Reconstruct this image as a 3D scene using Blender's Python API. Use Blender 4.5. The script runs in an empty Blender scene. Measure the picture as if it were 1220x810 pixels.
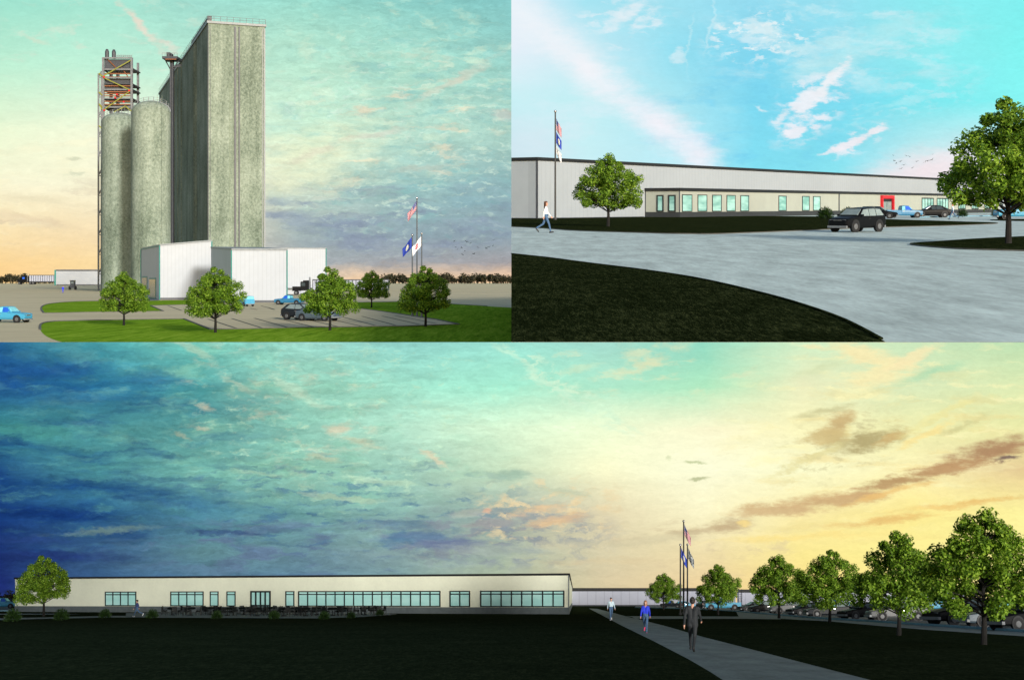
import bpy, bmesh, math, random
import numpy as np
from mathutils import Vector, Matrix, Euler
R = math.radians
random.seed(7)
scene = bpy.context.scene
COL = scene.collection

# ------------------------------------------------------------------ camera
F, H0, CX = 1560.0, 334.0, 610.0          # focal length and level line, in pixels of a 1220 px wide view
cam_d = bpy.data.cameras.new('camera'); cam = bpy.data.objects.new('camera', cam_d); COL.objects.link(cam)
cam.location = (0, 0, 0); cam.rotation_euler = (R(90), 0, 0)
cam_d.sensor_width = 36.0; cam_d.lens = 36.0 * F / 1220.0
cam_d.shift_y = -(405.0 - H0) / 1220.0
cam_d.clip_start = 0.2; cam_d.clip_end = 6000
scene.camera = cam

# ------------------------------------------------------------------ the three sites
class Site:
    """one stretch of land: eye height above it and its steady grade"""
    def __init__(s, eye, horizon):
        s.e = eye; s.h = horizon; s.s = (horizon - H0) / F
    def z(s, y): return -s.e - s.s * y
    def g(s, px, row):
        y = F * s.e / (row - s.h); return Vector(((px - CX) / F * y, y, s.z(y)))
    def at(s, px, y): return Vector(((px - CX) / F * y, y, s.z(y)))
    def tilt(s): return -math.atan(s.s)
MILL = Site(4.4, 334.0)
PLANT = Site(1.6, 244.5)
CAMPUS = Site(1.72, 713.0)

# ------------------------------------------------------------------ helpers
def lin(c):
    return tuple(((v / 255) / 12.92 if v / 255 <= .04045 else ((v / 255 + .055) / 1.055) ** 2.4) for v in c)

def tag(o, label=None, cat=None, group=None, kind=None):
    if label: o['label'] = label
    if cat: o['category'] = cat
    if group: o['group'] = group
    if kind: o['kind'] = kind
    return o

def empty(name, loc, label=None, cat=None, group=None):
    o = bpy.data.objects.new(name, None); COL.objects.link(o); o.location = loc
    o.empty_display_size = .3
    return tag(o, label, cat, group)

class MB:
    def __init__(s): s.v = []; s.f = []; s.m = []; s.cur = 0; s.uv = None
    def add(s, verts, faces):
        n = len(s.v); s.v += [tuple(p) for p in verts]
        for f in faces: s.f.append([i + n for i in f]); s.m.append(s.cur)
    def hexa(s, p):   # 8 points: bottom ring 4, top ring 4
        s.add(p, [(3, 2, 1, 0), (4, 5, 6, 7), (0, 1, 5, 4), (1, 2, 6, 5), (2, 3, 7, 6), (3, 0, 4, 7)])
    def box(s, a, b):
        x0, y0, z0 = a; x1, y1, z1 = b
        s.hexa([(x0, y0, z0), (x1, y0, z0), (x1, y1, z0), (x0, y1, z0), (x0, y0, z1), (x1, y0, z1), (x1, y1, z1), (x0, y1, z1)])
    def mbox(s, fn, a, b):
        x0, y0, z0 = a; x1, y1, z1 = b
        s.hexa([fn(*p) for p in [(x0, y0, z0), (x1, y0, z0), (x1, y1, z0), (x0, y1, z0), (x0, y0, z1), (x1, y0, z1), (x1, y1, z1), (x0, y1, z1)]])
    def prism(s, pts, h, dz=0.0):
        n = len(pts)
        lo = [(p[0], p[1], p[2] + dz) for p in pts]; hi = [(p[0], p[1], p[2] + dz + h) for p in pts]
        s.add(lo + hi, [tuple(range(n, 2 * n))] + [tuple(range(n - 1, -1, -1))] + [(i, (i + 1) % n, n + (i + 1) % n, n + i) for i in range(n)])
    def sheet(s, pts, dz=0.0):
        s.add([(p[0], p[1], p[2] + dz) for p in pts], [tuple(range(len(pts)))])
    def tube(s, a, b, r0, r1=None, n=8, caps=True):
        a = Vector(a); b = Vector(b); r1 = r0 if r1 is None else r1
        d = (b - a).normalized(); u = d.orthogonal().normalized(); w = d.cross(u)
        vs = []
        for p, r in ((a, r0), (b, r1)):
            for i in range(n):
                t = 2 * math.pi * i / n; vs.append(p + (u * math.cos(t) + w * math.sin(t)) * r)
        fs = [(i, (i + 1) % n, n + (i + 1) % n, n + i) for i in range(n)]
        if caps: fs += [tuple(range(n - 1, -1, -1)), tuple(range(n, 2 * n))]
        s.add(vs, fs)
    def bar(s, a, b, w):
        s.tube(a, b, w * .7, n=4)
    def lathe(s, c, prof, n=48):
        vs = []
        for r, z in prof:
            for i in range(n):
                t = 2 * math.pi * i / n; vs.append((c[0] + r * math.cos(t), c[1] + r * math.sin(t), c[2] + z))
        fs = []
        for k in range(len(prof) - 1):
            for i in range(n):
                j = (i + 1) % n; fs.append((k * n + i, k * n + j, (k + 1) * n + j, (k + 1) * n + i))
        fs.append(tuple((len(prof) - 1) * n + i for i in range(n)))
        s.add(vs, fs)
    def sphere(s, c, r, seg=10, rings=6, sc=(1, 1, 1)):
        vs = [(c[0], c[1], c[2] + r * sc[2])]
        for k in range(1, rings):
            t = math.pi * k / rings
            for i in range(seg):
                a = 2 * math.pi * i / seg
                vs.append((c[0] + r * sc[0] * math.sin(t) * math.cos(a), c[1] + r * sc[1] * math.sin(t) * math.sin(a), c[2] + r * sc[2] * math.cos(t)))
        vs.append((c[0], c[1], c[2] - r * sc[2])); L = len(vs) - 1
        fs = [(0, 1 + i, 1 + (i + 1) % seg) for i in range(seg)]
        for k in range(rings - 2):
            for i in range(seg):
                j = (i + 1) % seg; a = 1 + k * seg
                fs.append((a + i, a + seg + i, a + seg + j, a + j))
        a = 1 + (rings - 2) * seg
        fs += [(L, a + (i + 1) % seg, a + i) for i in range(seg)]
        s.add(vs, fs)
    def build(s, name, mats, parent=None, smooth=False, origin=None):
        """one mesh object; points are world coordinates, stored relative to the top-level thing's base"""
        if not isinstance(mats, (list, tuple)): mats = [mats]
        o0 = Vector((0, 0, 0))
        if parent is not None:
            r = parent
            while r.parent is not None: r = r.parent
            o0 = Vector(r.location)
        elif origin is not None: o0 = Vector(origin)
        me = bpy.data.meshes.new(name)
        me.from_pydata([tuple(Vector(p) - o0) for p in s.v], [], s.f)
        for m in mats: me.materials.append(m)
        if len(mats) > 1: me.polygons.foreach_set('material_index', s.m)
        if s.uv:
            ul = me.uv_layers.new(name='UVMap')
            for l in me.loops: ul.data[l.index].uv = s.uv[l.vertex_index]
        bm = bmesh.new(); bm.from_mesh(me); bmesh.ops.recalc_face_normals(bm, faces=bm.faces); bm.to_mesh(me); bm.free()
        if smooth: me.shade_smooth() if hasattr(me, 'shade_smooth') else None
        o = bpy.data.objects.new(name, me); COL.objects.link(o)
        if parent is not None: o.parent = parent
        elif origin is not None: o.location = origin
        return o

def copy_tree(o, parent=None):
    c = o.copy(); COL.objects.link(c)
    if parent is not None: c.parent = parent
    for ch in list(o.children): copy_tree(ch, c)
    return c

def catmull(pts, n=8):
    out = []
    for i in range(len(pts) - 1):
        p0 = pts[max(i - 1, 0)]; p1 = pts[i]; p2 = pts[i + 1]; p3 = pts[min(i + 2, len(pts) - 1)]
        for k in range(n):
            t = k / n
            out.append(tuple(.5 * (2 * p1[j] + (p2[j] - p0[j]) * t + (2 * p0[j] - 5 * p1[j] + 4 * p2[j] - p3[j]) * t * t + (3 * p1[j] - p0[j] - 3 * p2[j] + p3[j]) * t ** 3) for j in range(2)))
    out.append(tuple(pts[-1])); return out

# ------------------------------------------------------------------ materials
class NT:
    def __init__(s, mat): s.t = mat.node_tree; s.n = s.t.nodes; s.l = s.t.links
    def new(s, typ, **kw):
        n = s.n.new(typ)
        for k, v in kw.items(): setattr(n, k, v)
        return n
    def link(s, a, b): s.l.new(a, b)
    def put(s, sock, v):
        if isinstance(v, bpy.types.NodeSocket): s.l.new(v, sock)
        else: sock.default_value = v
    def math(s, op, a, b=0.0, c=0.0, clamp=False):
        n = s.new('ShaderNodeMath', operation=op, use_clamp=clamp)
        for i, v in enumerate((a, b, c)): s.put(n.inputs[i], v)
        return n.outputs[0]
    def mix(s, f, a, b, blend='MIX'):
        n = s.new('ShaderNodeMix', data_type='RGBA', blend_type=blend)
        s.put(n.inputs[0], f)
        for i, v in ((6, a), (7, b)):
            s.put(n.inputs[i], v if isinstance(v, bpy.types.NodeSocket) else tuple(v) + (1,) if len(v) == 3 else v)
        return n.outputs[2]
    def noise(s, vec, scale, detail=4, rough=.55, dim='3D'):
        n = s.new('ShaderNodeTexNoise', noise_dimensions=dim)
        if vec is not None: s.link(vec, n.inputs['Vector'])
        n.inputs['Scale'].default_value = scale; n.inputs['Detail'].default_value = detail; n.inputs['Roughness'].default_value = rough
        return n.outputs[0]
    def ramp(s, fac, stops, interp='LINEAR'):
        n = s.new('ShaderNodeValToRGB'); cr = n.color_ramp; cr.interpolation = interp
        while len(cr.elements) > 1: cr.elements.remove(cr.elements[-1])
        cr.elements[0].position = stops[0][0]; cr.elements[0].color = tuple(stops[0][1]) + (1,)
        for p, c in stops[1:]:
            e = cr.elements.new(p); e.color = tuple(c) + (1,)
        s.link(fac, n.inputs[0]); return n.outputs[0]
    def mapping(s, vec, scale=(1, 1, 1), rot=(0, 0, 0), loc=(0, 0, 0)):
        n = s.new('ShaderNodeMapping'); s.link(vec, n.inputs[0])
        n.inputs['Scale'].default_value = scale; n.inputs['Rotation'].default_value = rot; n.inputs['Location'].default_value = loc
        return n.outputs[0]

def mat(name, col, rough=.6, var=.12, scale=2.0, metal=0.0, bump=0.0, spec=.4, stretch=(1, 1, 1), col2=None, coat=0.0, ribs=None):
    m = bpy.data.materials.new(name); m.use_nodes = True; t = NT(m)
    b = t.n['Principled BSDF']; b.inputs['Roughness'].default_value = rough; b.inputs['Metallic'].default_value = metal
    b.inputs['Specular IOR Level'].default_value = spec; b.inputs['Coat Weight'].default_value = coat
    tc = t.new('ShaderNodeTexCoord').outputs['Object']
    v = t.mapping(tc, stretch)
    n1 = t.noise(v, scale, 6, .6); n2 = t.noise(v, scale * 7.3, 3, .6)
    f = t.math('ADD', t.math('MULTIPLY', n1, .65), t.math('MULTIPLY', n2, .35))
    lo = tuple(c * (1 - var * 2.2) for c in col); hi = tuple(min(1, c * (1 + var * 2.2)) for c in col)
    if col2: lo, hi = col, col2
    c = t.ramp(f, [(.3, lo), (.7, hi)])
    if ribs:      # pressed sheet: fine seams every `ribs` metres along X+Y
        sep = t.new('ShaderNodeSeparateXYZ'); t.link(tc, sep.inputs[0])
        a = t.math('ADD', t.math('MULTIPLY', sep.outputs[0], ribs[1]), t.math('MULTIPLY', sep.outputs[1], ribs[2]))
        fr = t.math('PINGPONG', t.math('DIVIDE', a, ribs[0]), .5)
        seam = t.math('LESS_THAN', fr, .055)
        c = t.mix(t.math('MULTIPLY', seam, ribs[3]), c, tuple(x * .55 for x in col))
        bp = t.new('ShaderNodeBump'); bp.inputs['Distance'].default_value = .03; bp.inputs['Strength'].default_value = .5
        t.link(fr, bp.inputs['Height']); t.link(bp.outputs[0], b.inputs['Normal'])
    elif bump:
        bp = t.new('ShaderNodeBump'); bp.inputs['Strength'].default_value = bump; bp.inputs['Distance'].default_value = .03
        t.link(n2, bp.inputs['Height']); t.link(bp.outputs[0], b.inputs['Normal'])
    t.link(c, b.inputs['Base Color'])
    return m

def grass_mat(name, a, b_, c_, scale=.9, st=(1, .1, 1)):
    m = bpy.data.materials.new(name); m.use_nodes = True; t = NT(m); b = t.n['Principled BSDF']
    b.inputs['Roughness'].default_value = 1.0; b.inputs['Specular IOR Level'].default_value = .0
    tc = t.new('ShaderNodeTexCoord').outputs['Object']
    n1 = t.noise(tc, scale * .12, 4, .6); v = t.mapping(tc, st); n2 = t.noise(v, scale * 2.2, 5, .75); n3 = t.noise(v, scale * 7, 3, .75)
    f = t.math('ADD', t.math('MULTIPLY', n1, .15), t.math('ADD', t.math('MULTIPLY', n2, .45), t.math('MULTIPLY', n3, .4)))
    t.link(t.ramp(f, [(.38, a), (.5, b_), (.64, c_)]), b.inputs['Base Color'])
    bp = t.new('ShaderNodeBump'); bp.inputs['Strength'].default_value = .8; bp.inputs['Distance'].default_value = .06
    t.link(n3, bp.inputs['Height']); t.link(bp.outputs[0], b.inputs['Normal'])
    return m

def leaf_mat(name, a, b_, c_, tr=.4):
    m = bpy.data.materials.new(name); m.use_nodes = True; t = NT(m); b = t.n['Principled BSDF']
    b.inputs['Roughness'].default_value = .55; b.inputs['Specular IOR Level'].default_value = .25
    g = t.new('ShaderNodeNewGeometry')
    tc = t.new('ShaderNodeTexCoord').outputs['Object']
    n = t.noise(tc, 1.6, 3)
    f = t.math('ADD', t.math('MULTIPLY', g.outputs['Random Per Island'], .75), t.math('MULTIPLY', n, .3))
    c = t.ramp(f, [(.1, a), (.5, b_), (.95, c_)])
    t.link(c, b.inputs['Base Color'])
    tl = t.new('ShaderNodeBsdfTranslucent'); t.link(c, tl.inputs[0])
    mx = t.new('ShaderNodeMixShader'); mx.inputs[0].default_value = tr
    t.link(b.outputs[0], mx.inputs[1]); t.link(tl.outputs[0], mx.inputs[2]); t.link(mx.outputs[0], t.n['Material Output'].inputs[0])
    return m

M = {}
M['yard'] = mat('yard_concrete', (.56, .47, .28), .9, .07, .05, bump=.2)
M['kerb'] = mat('kerb_stone', (.10, .095, .08), .9)
M['line_dark'] = mat('parking_paint', (.10, .09, .05), .8)
M['lawn'] = grass_mat('bright_lawn', (.085, .18, .012), (.185, .335, .020), (.33, .46, .05), .7, (1, .06, 1))
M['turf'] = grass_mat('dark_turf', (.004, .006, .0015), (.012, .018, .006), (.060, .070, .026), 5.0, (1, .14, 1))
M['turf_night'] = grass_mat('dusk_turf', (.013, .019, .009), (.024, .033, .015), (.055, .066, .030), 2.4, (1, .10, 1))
M['earth'] = mat('earth', (.16, .13, .09), .95, .2, .4, bump=.4)
M['paver'] = mat('pavement', (.46, .54, .505), .85, .17, 1.6, stretch=(1, .22, 1), bump=.15)
M['walk'] = mat('walk_concrete', (.22, .26, .26), .85, .18, 1.2, stretch=(1, .25, 1), bump=.15)
M['lot'] = mat('lot_asphalt', (.13, .15, .155), .85, .12, .5)
M['kerb_blue'] = mat('pale_kerb', (.16, .32, .42), .8)
M['concrete'] = None
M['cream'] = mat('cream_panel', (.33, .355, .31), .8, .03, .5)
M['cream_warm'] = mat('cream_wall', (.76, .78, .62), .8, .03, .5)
M['plinth'] = mat('plinth_block', (.10, .12, .125), .85, .1, 2)
M['plinth_dark'] = mat('dark_plinth_block', (.028, .033, .036), .85, .1, 2)
M['black'] = mat('black_trim', (.012, .013, .014), .55, .1)
M['frame'] = mat('dark_frame', (.014, .017, .018), .5, .1)
M['white_panel'] = mat('white_steel_panel', (.375, .40, .435), .5, .03, .12, ribs=(.58, .9, -.45, .28))
M['white_sheet'] = mat('pale_sheet_wall', (.36, .38, .46), .6, .03, .2, ribs=(2.0, 1, 0, .35))
M['grey_panel'] = mat('grey_steel_panel', (.325, .365, .40), .5, .03, .1, ribs=(.9, .59, .81, .22))
M['teal_trim'] = mat('teal_trim', (.03, .22, .19), .5)
M['grey_trim'] = mat('grey_trim', (.20, .22, .23), .5)
M['steel'] = mat('steel', (.16, .17, .18), .5, .15, 1)
M['steel_dark'] = mat('dark_steel', (.05, .055, .065), .5, .15, 1)
M['yellow'] = mat('yellow_brace', (.22, .23, .03), .6)
M['orange'] = mat('orange_beam', (.20, .075, .03), .6)
M['red'] = mat('red_paint', (.48, .010, .018), .45)
M['pole'] = mat('bronze_pole', (.03, .03, .03), .4)
M['pole_grey'] = mat('grey_pole', (.10, .11, .12), .4)
M['bark'] = mat('bark', (.010, .009, .008), .95, .3, 3, bump=.5)
M['leaf'] = leaf_mat('leaves', (.045, .105, .008), (.14, .27, .016), (.34, .50, .055))
M['leaf_dark'] = leaf_mat('shrub_leaves', (.006, .018, .003), (.014, .04, .006), (.03, .065, .012), .1)
M['leaf_far'] = leaf_mat('far_leaves', (.010, .011, .005), (.025, .024, .010), (.06, .05, .022), .1)
M['tyre'] = mat('tyre', (.012, .012, .013), .8)
M['rim'] = mat('wheel_rim', (.11, .115, .12), .5)
M['lamp'] = mat('headlight_glass', (.20, .21, .22), .1)
M['tail'] = mat('tail_light', (.35, .01, .012), .25)
M['chrome'] = mat('chrome', (.5, .5, .52), .2, metal=.8)
M['blue_car'] = mat('blue_paint', (.05, .30, .48), .45, .04, coat=.12)
M['blue_car_dark'] = mat('deep_blue_paint', (.025, .16, .30), .45, .04, coat=.12)
M['black_car'] = mat('black_paint', (.005, .0055, .0065), .45, .05, spec=.1, coat=.02)
M['grey_car'] = mat('grey_paint', (.085, .09, .095), .45, .05, coat=.12)
M['dark_car'] = mat('charcoal_paint', (.014, .017, .021), .45, .05, spec=.15, coat=.03)
M['slate_car'] = mat('slate_paint', (.07, .10, .125), .45, .05, coat=.12)
M['glass_blue'] = mat('blue_tint_glass', (.02, .10, .55), .1)
M['glass_cyan'] = mat('cyan_glass', (.22, .62, .68), .12)
M['glass_dark'] = mat('dark_glass', (.04, .055, .06), .2, spec=.3)
M['glass_pale'] = mat('pale_glass', (.20, .25, .25), .25, spec=.3)
M['skin'] = mat('skin', (.55, .30, .21), .6, .05)
M['hair_brown'] = mat('brown_hair', (.09, .035, .015), .6)
M['hair_ginger'] = mat('ginger_hair', (.30, .13, .05), .6)
M['hair_dark'] = mat('dark_hair', (.018, .014, .012), .6)
M['cloth_white'] = mat('white_knit', (.75, .74, .72), .85, .04, 20)
M['cloth_pale'] = mat('pale_blue_shirt', (.50, .62, .68), .85, .05, 20)
M['cloth_blue'] = mat('royal_blue_jumper', (.025, .05, .62), .85, .05, 20)
M['cloth_navy'] = mat('navy_shirt', (.03, .045, .14), .85, .05, 20)
M['cloth_suit'] = mat('charcoal_suit', (.018, .021, .024), .8, .08, 20)
M['denim'] = mat('denim', (.06, .12, .22), .85, .15, 25)
M['shoe_dark'] = mat('dark_shoe', (.02, .018, .017), .5)
M['shoe_pink'] = mat('pink_shoe', (.75, .06, .16), .5)
M['shoe_white'] = mat('white_shoe', (.75, .75, .75), .5)
M['eye'] = mat('eye', (.02, .02, .02), .2)
M['bird'] = mat('bird_feathers', (.06, .065, .06), .8)
M['furniture'] = mat('black_metal_furniture', (.004, .005, .005), .5)

def window_glass(name, a, b_, band=0.0):
    m = bpy.data.materials.new(name); m.use_nodes = True; t = NT(m); b = t.n['Principled BSDF']
    b.inputs['Roughness'].default_value = .12; b.inputs['Specular IOR Level'].default_value = .5
    tc = t.new('ShaderNodeTexCoord').outputs['Object']
    n = t.noise(t.mapping(tc, (.25, .25, .9)), 1.0, 2)
    t.link(t.ramp(n, [(.40, a), (.60, b_)]), b.inputs['Base Color'])
    return m
M['pane'] = window_glass('teal_window_glass', (.40, .74, .70), (.48, .80, .76))
M['pane_cool'] = window_glass('green_window_glass', (.15, .36, .33), (.33, .60, .56))

def concrete_mat():
    m = bpy.data.materials.new('silo_concrete'); m.use_nodes = True; t = NT(m); b = t.n['Principled BSDF']
    b.inputs['Roughness'].default_value = 1.0; b.inputs['Specular IOR Level'].default_value = .05
    tc = t.new('ShaderNodeTexCoord').outputs['Object']
    n1 = t.noise(t.mapping(tc, (1, 1, .8)), 1.25, 3, .8)
    n2 = t.noise(t.mapping(tc, (1, 1, .12)), .25, 3, .6)
    n3 = t.noise(tc, .055, 2, .5)
    f = t.math('ADD', t.math('MULTIPLY', n1, .5), t.math('ADD', t.math('MULTIPLY', n2, .3), t.math('MULTIPLY', n3, .3)))
    c = t.ramp(f, [(.36, (.066, .086, .066)), (.50, (.16, .20, .157)), (.66, (.30, .35, .29))])
    # pour lines every few metres
    sep = t.new('ShaderNodeSeparateXYZ'); t.link(tc, sep.inputs[0])
    pl = t.math('LESS_THAN', t.math('PINGPONG', t.math('DIVIDE', sep.outputs[2], 4.2), .5), .015)
    c = t.mix(t.math('MULTIPLY', pl, t.math('MULTIPLY', n2, .35)), c, (.10, .12, .08))
    t.link(c, b.inputs['Base Color'])
    bp = t.new('ShaderNodeBump'); bp.inputs['Strength'].default_value = .4; bp.inputs['Distance'].default_value = .1
    t.link(n1, bp.inputs['Height']); t.link(bp.outputs[0], b.inputs['Normal'])
    return m
M['concrete'] = concrete_mat()

def flag_mat(name, kind):
    m = bpy.data.materials.new(name); m.use_nodes = True; t = NT(m); b = t.n['Principled BSDF']
    b.inputs['Roughness'].default_value = .8
    uv = t.new('ShaderNodeTexCoord').outputs['UV']
    sep = t.new('ShaderNodeSeparateXYZ'); t.link(uv, sep.inputs[0]); u, v = sep.outputs[0], sep.outputs[1]
    if kind == 'stripes':
        st = t.math('LESS_THAN', t.math('FRACT', t.math('MULTIPLY', v, 6.5)), .5)
        c = t.mix(st, (.50, .44, .47), (.38, .02, .05))
        can = t.math('MULTIPLY', t.math('LESS_THAN', u, .42), t.math('GREATER_THAN', v, .46))
        su = t.math('SUBTRACT', t.math('FRACT', t.math('MULTIPLY', u, 14)), .5); sv = t.math('SUBTRACT', t.math('FRACT', t.math('MULTIPLY', v, 12)), .5)
        star = t.math('LESS_THAN', t.math('ADD', t.math('MULTIPLY', su, su), t.math('MULTIPLY', sv, sv)), .06)
        c = t.mix(can, c, t.mix(star, (.02, .035, .20), (.45, .45, .5)))
    elif kind == 'blue_seal' or kind == 'red_oval' or kind == 'dark_seal':
        du = t.math('MULTIPLY', t.math('SUBTRACT', u, .5), 1.5); dv = t.math('SUBTRACT', v, .5)
        d = t.math('SQRT', t.math('ADD', t.math('MULTIPLY', du, du), t.math('MULTIPLY', dv, dv)))
        inside = t.math('LESS_THAN', d, .27)
        if kind == 'blue_seal':
            n = t.noise(uv, 14, 2)
            c = t.mix(inside, (.018, .045, .34), t.ramp(n, [(.4, (.25, .25, .2)), (.6, (.75, .75, .65))]))
        elif kind == 'red_oval':
            band = t.math('LESS_THAN', t.math('ABSOLUTE', dv), .05)
            c = t.mix(inside, (.80, .80, .80), t.mix(t.math('MULTIPLY', band, .7), (.62, .02, .04), (.8, .7, .7)))
        else:
            n = t.noise(uv, 7, 3)
            c = t.ramp(n, [(.42, (.012, .016, .03)), (.5, (.05, .07, .09)), (.58, (.55, .58, .58))])
    else:
        c = t.ramp(t.noise(uv, 5, 2), [(.45, (.72, .73, .74)), (.62, (.25, .27, .28))])
    t.link(c, b.inputs['Base Color'])
    return m
M['flag_stripes'] = flag_mat('striped_flag_cloth', 'stripes')
M['flag_blue'] = flag_mat('blue_flag_cloth', 'blue_seal')
M['flag_oval'] = flag_mat('white_flag_cloth', 'red_oval')
M['flag_dark'] = flag_mat('dark_flag_cloth', 'dark_seal')
M['flag_plain'] = flag_mat('pale_flag_cloth', 'plain')
# ------------------------------------------------------------------ light
SUN_AZ, SUN_EL = R(25), R(13)             # sun behind the viewer, to the right
EXPOSURE = 0.5
sd = Vector((math.sin(SUN_AZ) * math.cos(SUN_EL), -math.cos(SUN_AZ) * math.cos(SUN_EL), math.sin(SUN_EL)))
sl = bpy.data.lights.new('sun', 'SUN'); sl.energy = 3.0; sl.angle = R(6); sl.color = (1.0, .965, .90)
so = bpy.data.objects.new('sun', sl); COL.objects.link(so); so.location = (60, -60, 80)
so.rotation_euler = sd.to_track_quat('Z', 'Y').to_euler()
w = bpy.data.worlds.new('World'); scene.world = w; w.use_nodes = True
nt = w.node_tree; bg = nt.nodes['Background']
sk = nt.nodes.new('ShaderNodeTexSky'); sk.sky_type = 'NISHITA'; sk.sun_disc = False
sk.sun_elevation = SUN_EL; sk.sun_rotation = math.atan2(sd.x, sd.y); sk.air_density = 1.0; sk.dust_density = 1.5
nt.links.new(sk.outputs[0], bg.inputs[0]); bg.inputs[1].default_value = .13
vs = scene.view_settings
scene.display_settings.display_device = 'sRGB'
vs.view_transform = 'Standard'; vs.look = 'None'; vs.gamma = 1.0; vs.exposure = EXPOSURE; vs.use_curve_mapping = False
scene.cycles.use_denoising = True
scene.cycles.denoiser = 'OPENIMAGEDENOISE'
scene.cycles.max_bounces = 6; scene.cycles.transparent_max_bounces = 6
scene.cycles.sample_clamp_indirect = 4

# ------------------------------------------------------------------ skies: three evening / noon skies far behind the sites
def sky_mat(name, y, cols, rows, grid, blobs, streaks, warp, seed, fields=()):
    m = bpy.data.materials.new(name); m.use_nodes = True; t = NT(m)
    t.n.remove(t.n['Principled BSDF'])
    em = t.new('ShaderNodeEmission'); t.link(em.outputs[0], t.n['Material Output'].inputs[0])
    em.inputs[1].default_value = 2.0 ** (-EXPOSURE)
    tc = t.new('ShaderNodeTexCoord').outputs['Object']          # metres on the backdrop, x right, z up
    sp = t.new('ShaderNodeSeparateXYZ'); t.link(tc, sp.inputs[0])
    k = F / y
    X = t.math('MULTIPLY_ADD', sp.outputs[0], k, CX); Y = t.math('MULTIPLY_ADD', sp.outputs[2], -k, H0)
    cb = t.new('ShaderNodeCombineXYZ'); t.link(X, cb.inputs[0]); t.link(Y, cb.inputs[1]); cb.inputs[2].default_value = seed
    P0 = cb.outputs[0]
    def vn(scale, st, det=4, rough=.55):
        n = t.new('ShaderNodeTexNoise'); t.link(t.mapping(P0, st, (0, 0, R(streaks.get('rot', 0)))), n.inputs['Vector'])
        n.inputs['Scale'].default_value = scale; n.inputs['Detail'].default_value = det; n.inputs['Roughness'].default_value = rough
        return n
    def warped(n, amp):
        a = t.new('ShaderNodeVectorMath', operation='SUBTRACT'); t.link(n.outputs['Color'], a.inputs[0]); a.inputs[1].default_value = (.5, .5, .5)
        b = t.new('ShaderNodeVectorMath', operation='MULTIPLY'); t.link(a.outputs[0], b.inputs[0]); b.inputs[1].default_value = (amp[0], amp[1], 0)
        return b.outputs[0]
    def vadd(a, b):
        n = t.new('ShaderNodeVectorMath', operation='ADD'); t.link(a, n.inputs[0]); t.link(b, n.inputs[1]); return n.outputs[0]
    big = vn(.012, (.6, 1.6, 1), 6, .6); fine = vn(.06, (.5, 1.7, 1), 6, .65)
    curl = vn(.17, (.7, 1.3, 1), 5, .7)
    P = vadd(vadd(vadd(P0, warped(big, (warp * 2.2, warp))), warped(fine, (warp * .8, warp * .5))), warped(curl, (warp * .5, warp * .4)))
    ss = t.new('ShaderNodeSeparateXYZ'); t.link(P, ss.inputs[0])
    u = t.math('MULTIPLY_ADD', ss.outputs[0], 1 / (cols[-1] - cols[0]), -cols[0] / (cols[-1] - cols[0]), clamp=True)
    c = None
    for i, r in enumerate(rows):
        rr = t.ramp(u, [((cols[j] - cols[0]) / (cols[-1] - cols[0]), lin(grid[i][j])) for j in range(len(cols))], 'B_SPLINE' if False else 'LINEAR')
        if c is None: c = rr
        else:
            mr = t.new('ShaderNodeMapRange', interpolation_type='LINEAR')
            t.link(ss.outputs[1], mr.inputs[0]); mr.inputs[1].default_value = rows[i - 1]; mr.inputs[2].default_value = r
            c = t.mix(mr.outputs[0], c, rr)
    n_small = vn(.09, (.45, 1.5, 1), 6, .68).outputs[0]
    n_mid = vn(.03, (.5, 1.6, 1), 5, .62).outputs[0]
    nn = t.math('ADD', t.math('MULTIPLY', n_small, .6), t.math('MULTIPLY', n_mid, .6))       # about .6 in the mean
    def chained():      # a whisper of the colour so far keeps the layers evaluated one after another
        ma = t.new('ShaderNodeVectorMath', operation='MULTIPLY_ADD'); t.link(c, ma.inputs[0]); ma.inputs[1].default_value = (1e-5, 1e-5, 1e-5); t.link(P, ma.inputs[2])
        return ma.outputs[0]
    def ellipse(v, cx, cy, rx, ry, ang):
        mp = t.new('ShaderNodeMapping', vector_type='TEXTURE'); t.link(v, mp.inputs[0])
        mp.inputs['Location'].default_value = (cx, cy, seed); mp.inputs['Rotation'].default_value = (0, 0, R(ang)); mp.inputs['Scale'].default_value = (rx, ry, 1)
        sep = t.new('ShaderNodeSeparateXYZ'); t.link(mp.outputs[0], sep.inputs[0])
        return t.math('SQRT', t.math('ADD', t.math('MULTIPLY', sep.outputs[0], sep.outputs[0]), t.math('MULTIPLY', sep.outputs[1], sep.outputs[1])))
    def smooth(v, a, b_, top):
        mr = t.new('ShaderNodeMapRange', interpolation_type='SMOOTHSTEP'); t.link(v, mr.inputs[0])
        mr.inputs[1].default_value = a; mr.inputs[2].default_value = b_; mr.inputs[3].default_value = 0; mr.inputs[4].default_value = top
        return mr.outputs[0]
    for fi, (scale, st, rot, lo, hi, col, op, cx, cy, rx, ry, ang) in enumerate(fields):     # broken cloud over a whole stretch of sky
        v = chained()
        n = t.new('ShaderNodeTexNoise'); t.link(t.mapping(v, st, (0, 0, R(rot)), (fi * 13.7, fi * 7.1, 0)), n.inputs['Vector'])
        n.inputs['Scale'].default_value = scale; n.inputs['Detail'].default_value = 8; n.inputs['Roughness'].default_value = .6
        msk = t.math('MULTIPLY', smooth(n.outputs[0], lo, hi, op), smooth(t.math('SUBTRACT', 1.0, ellipse(v, cx, cy, rx, ry, ang)), 0, .6, 1.0))
        c = t.mix(msk, c, lin(col))
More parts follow.
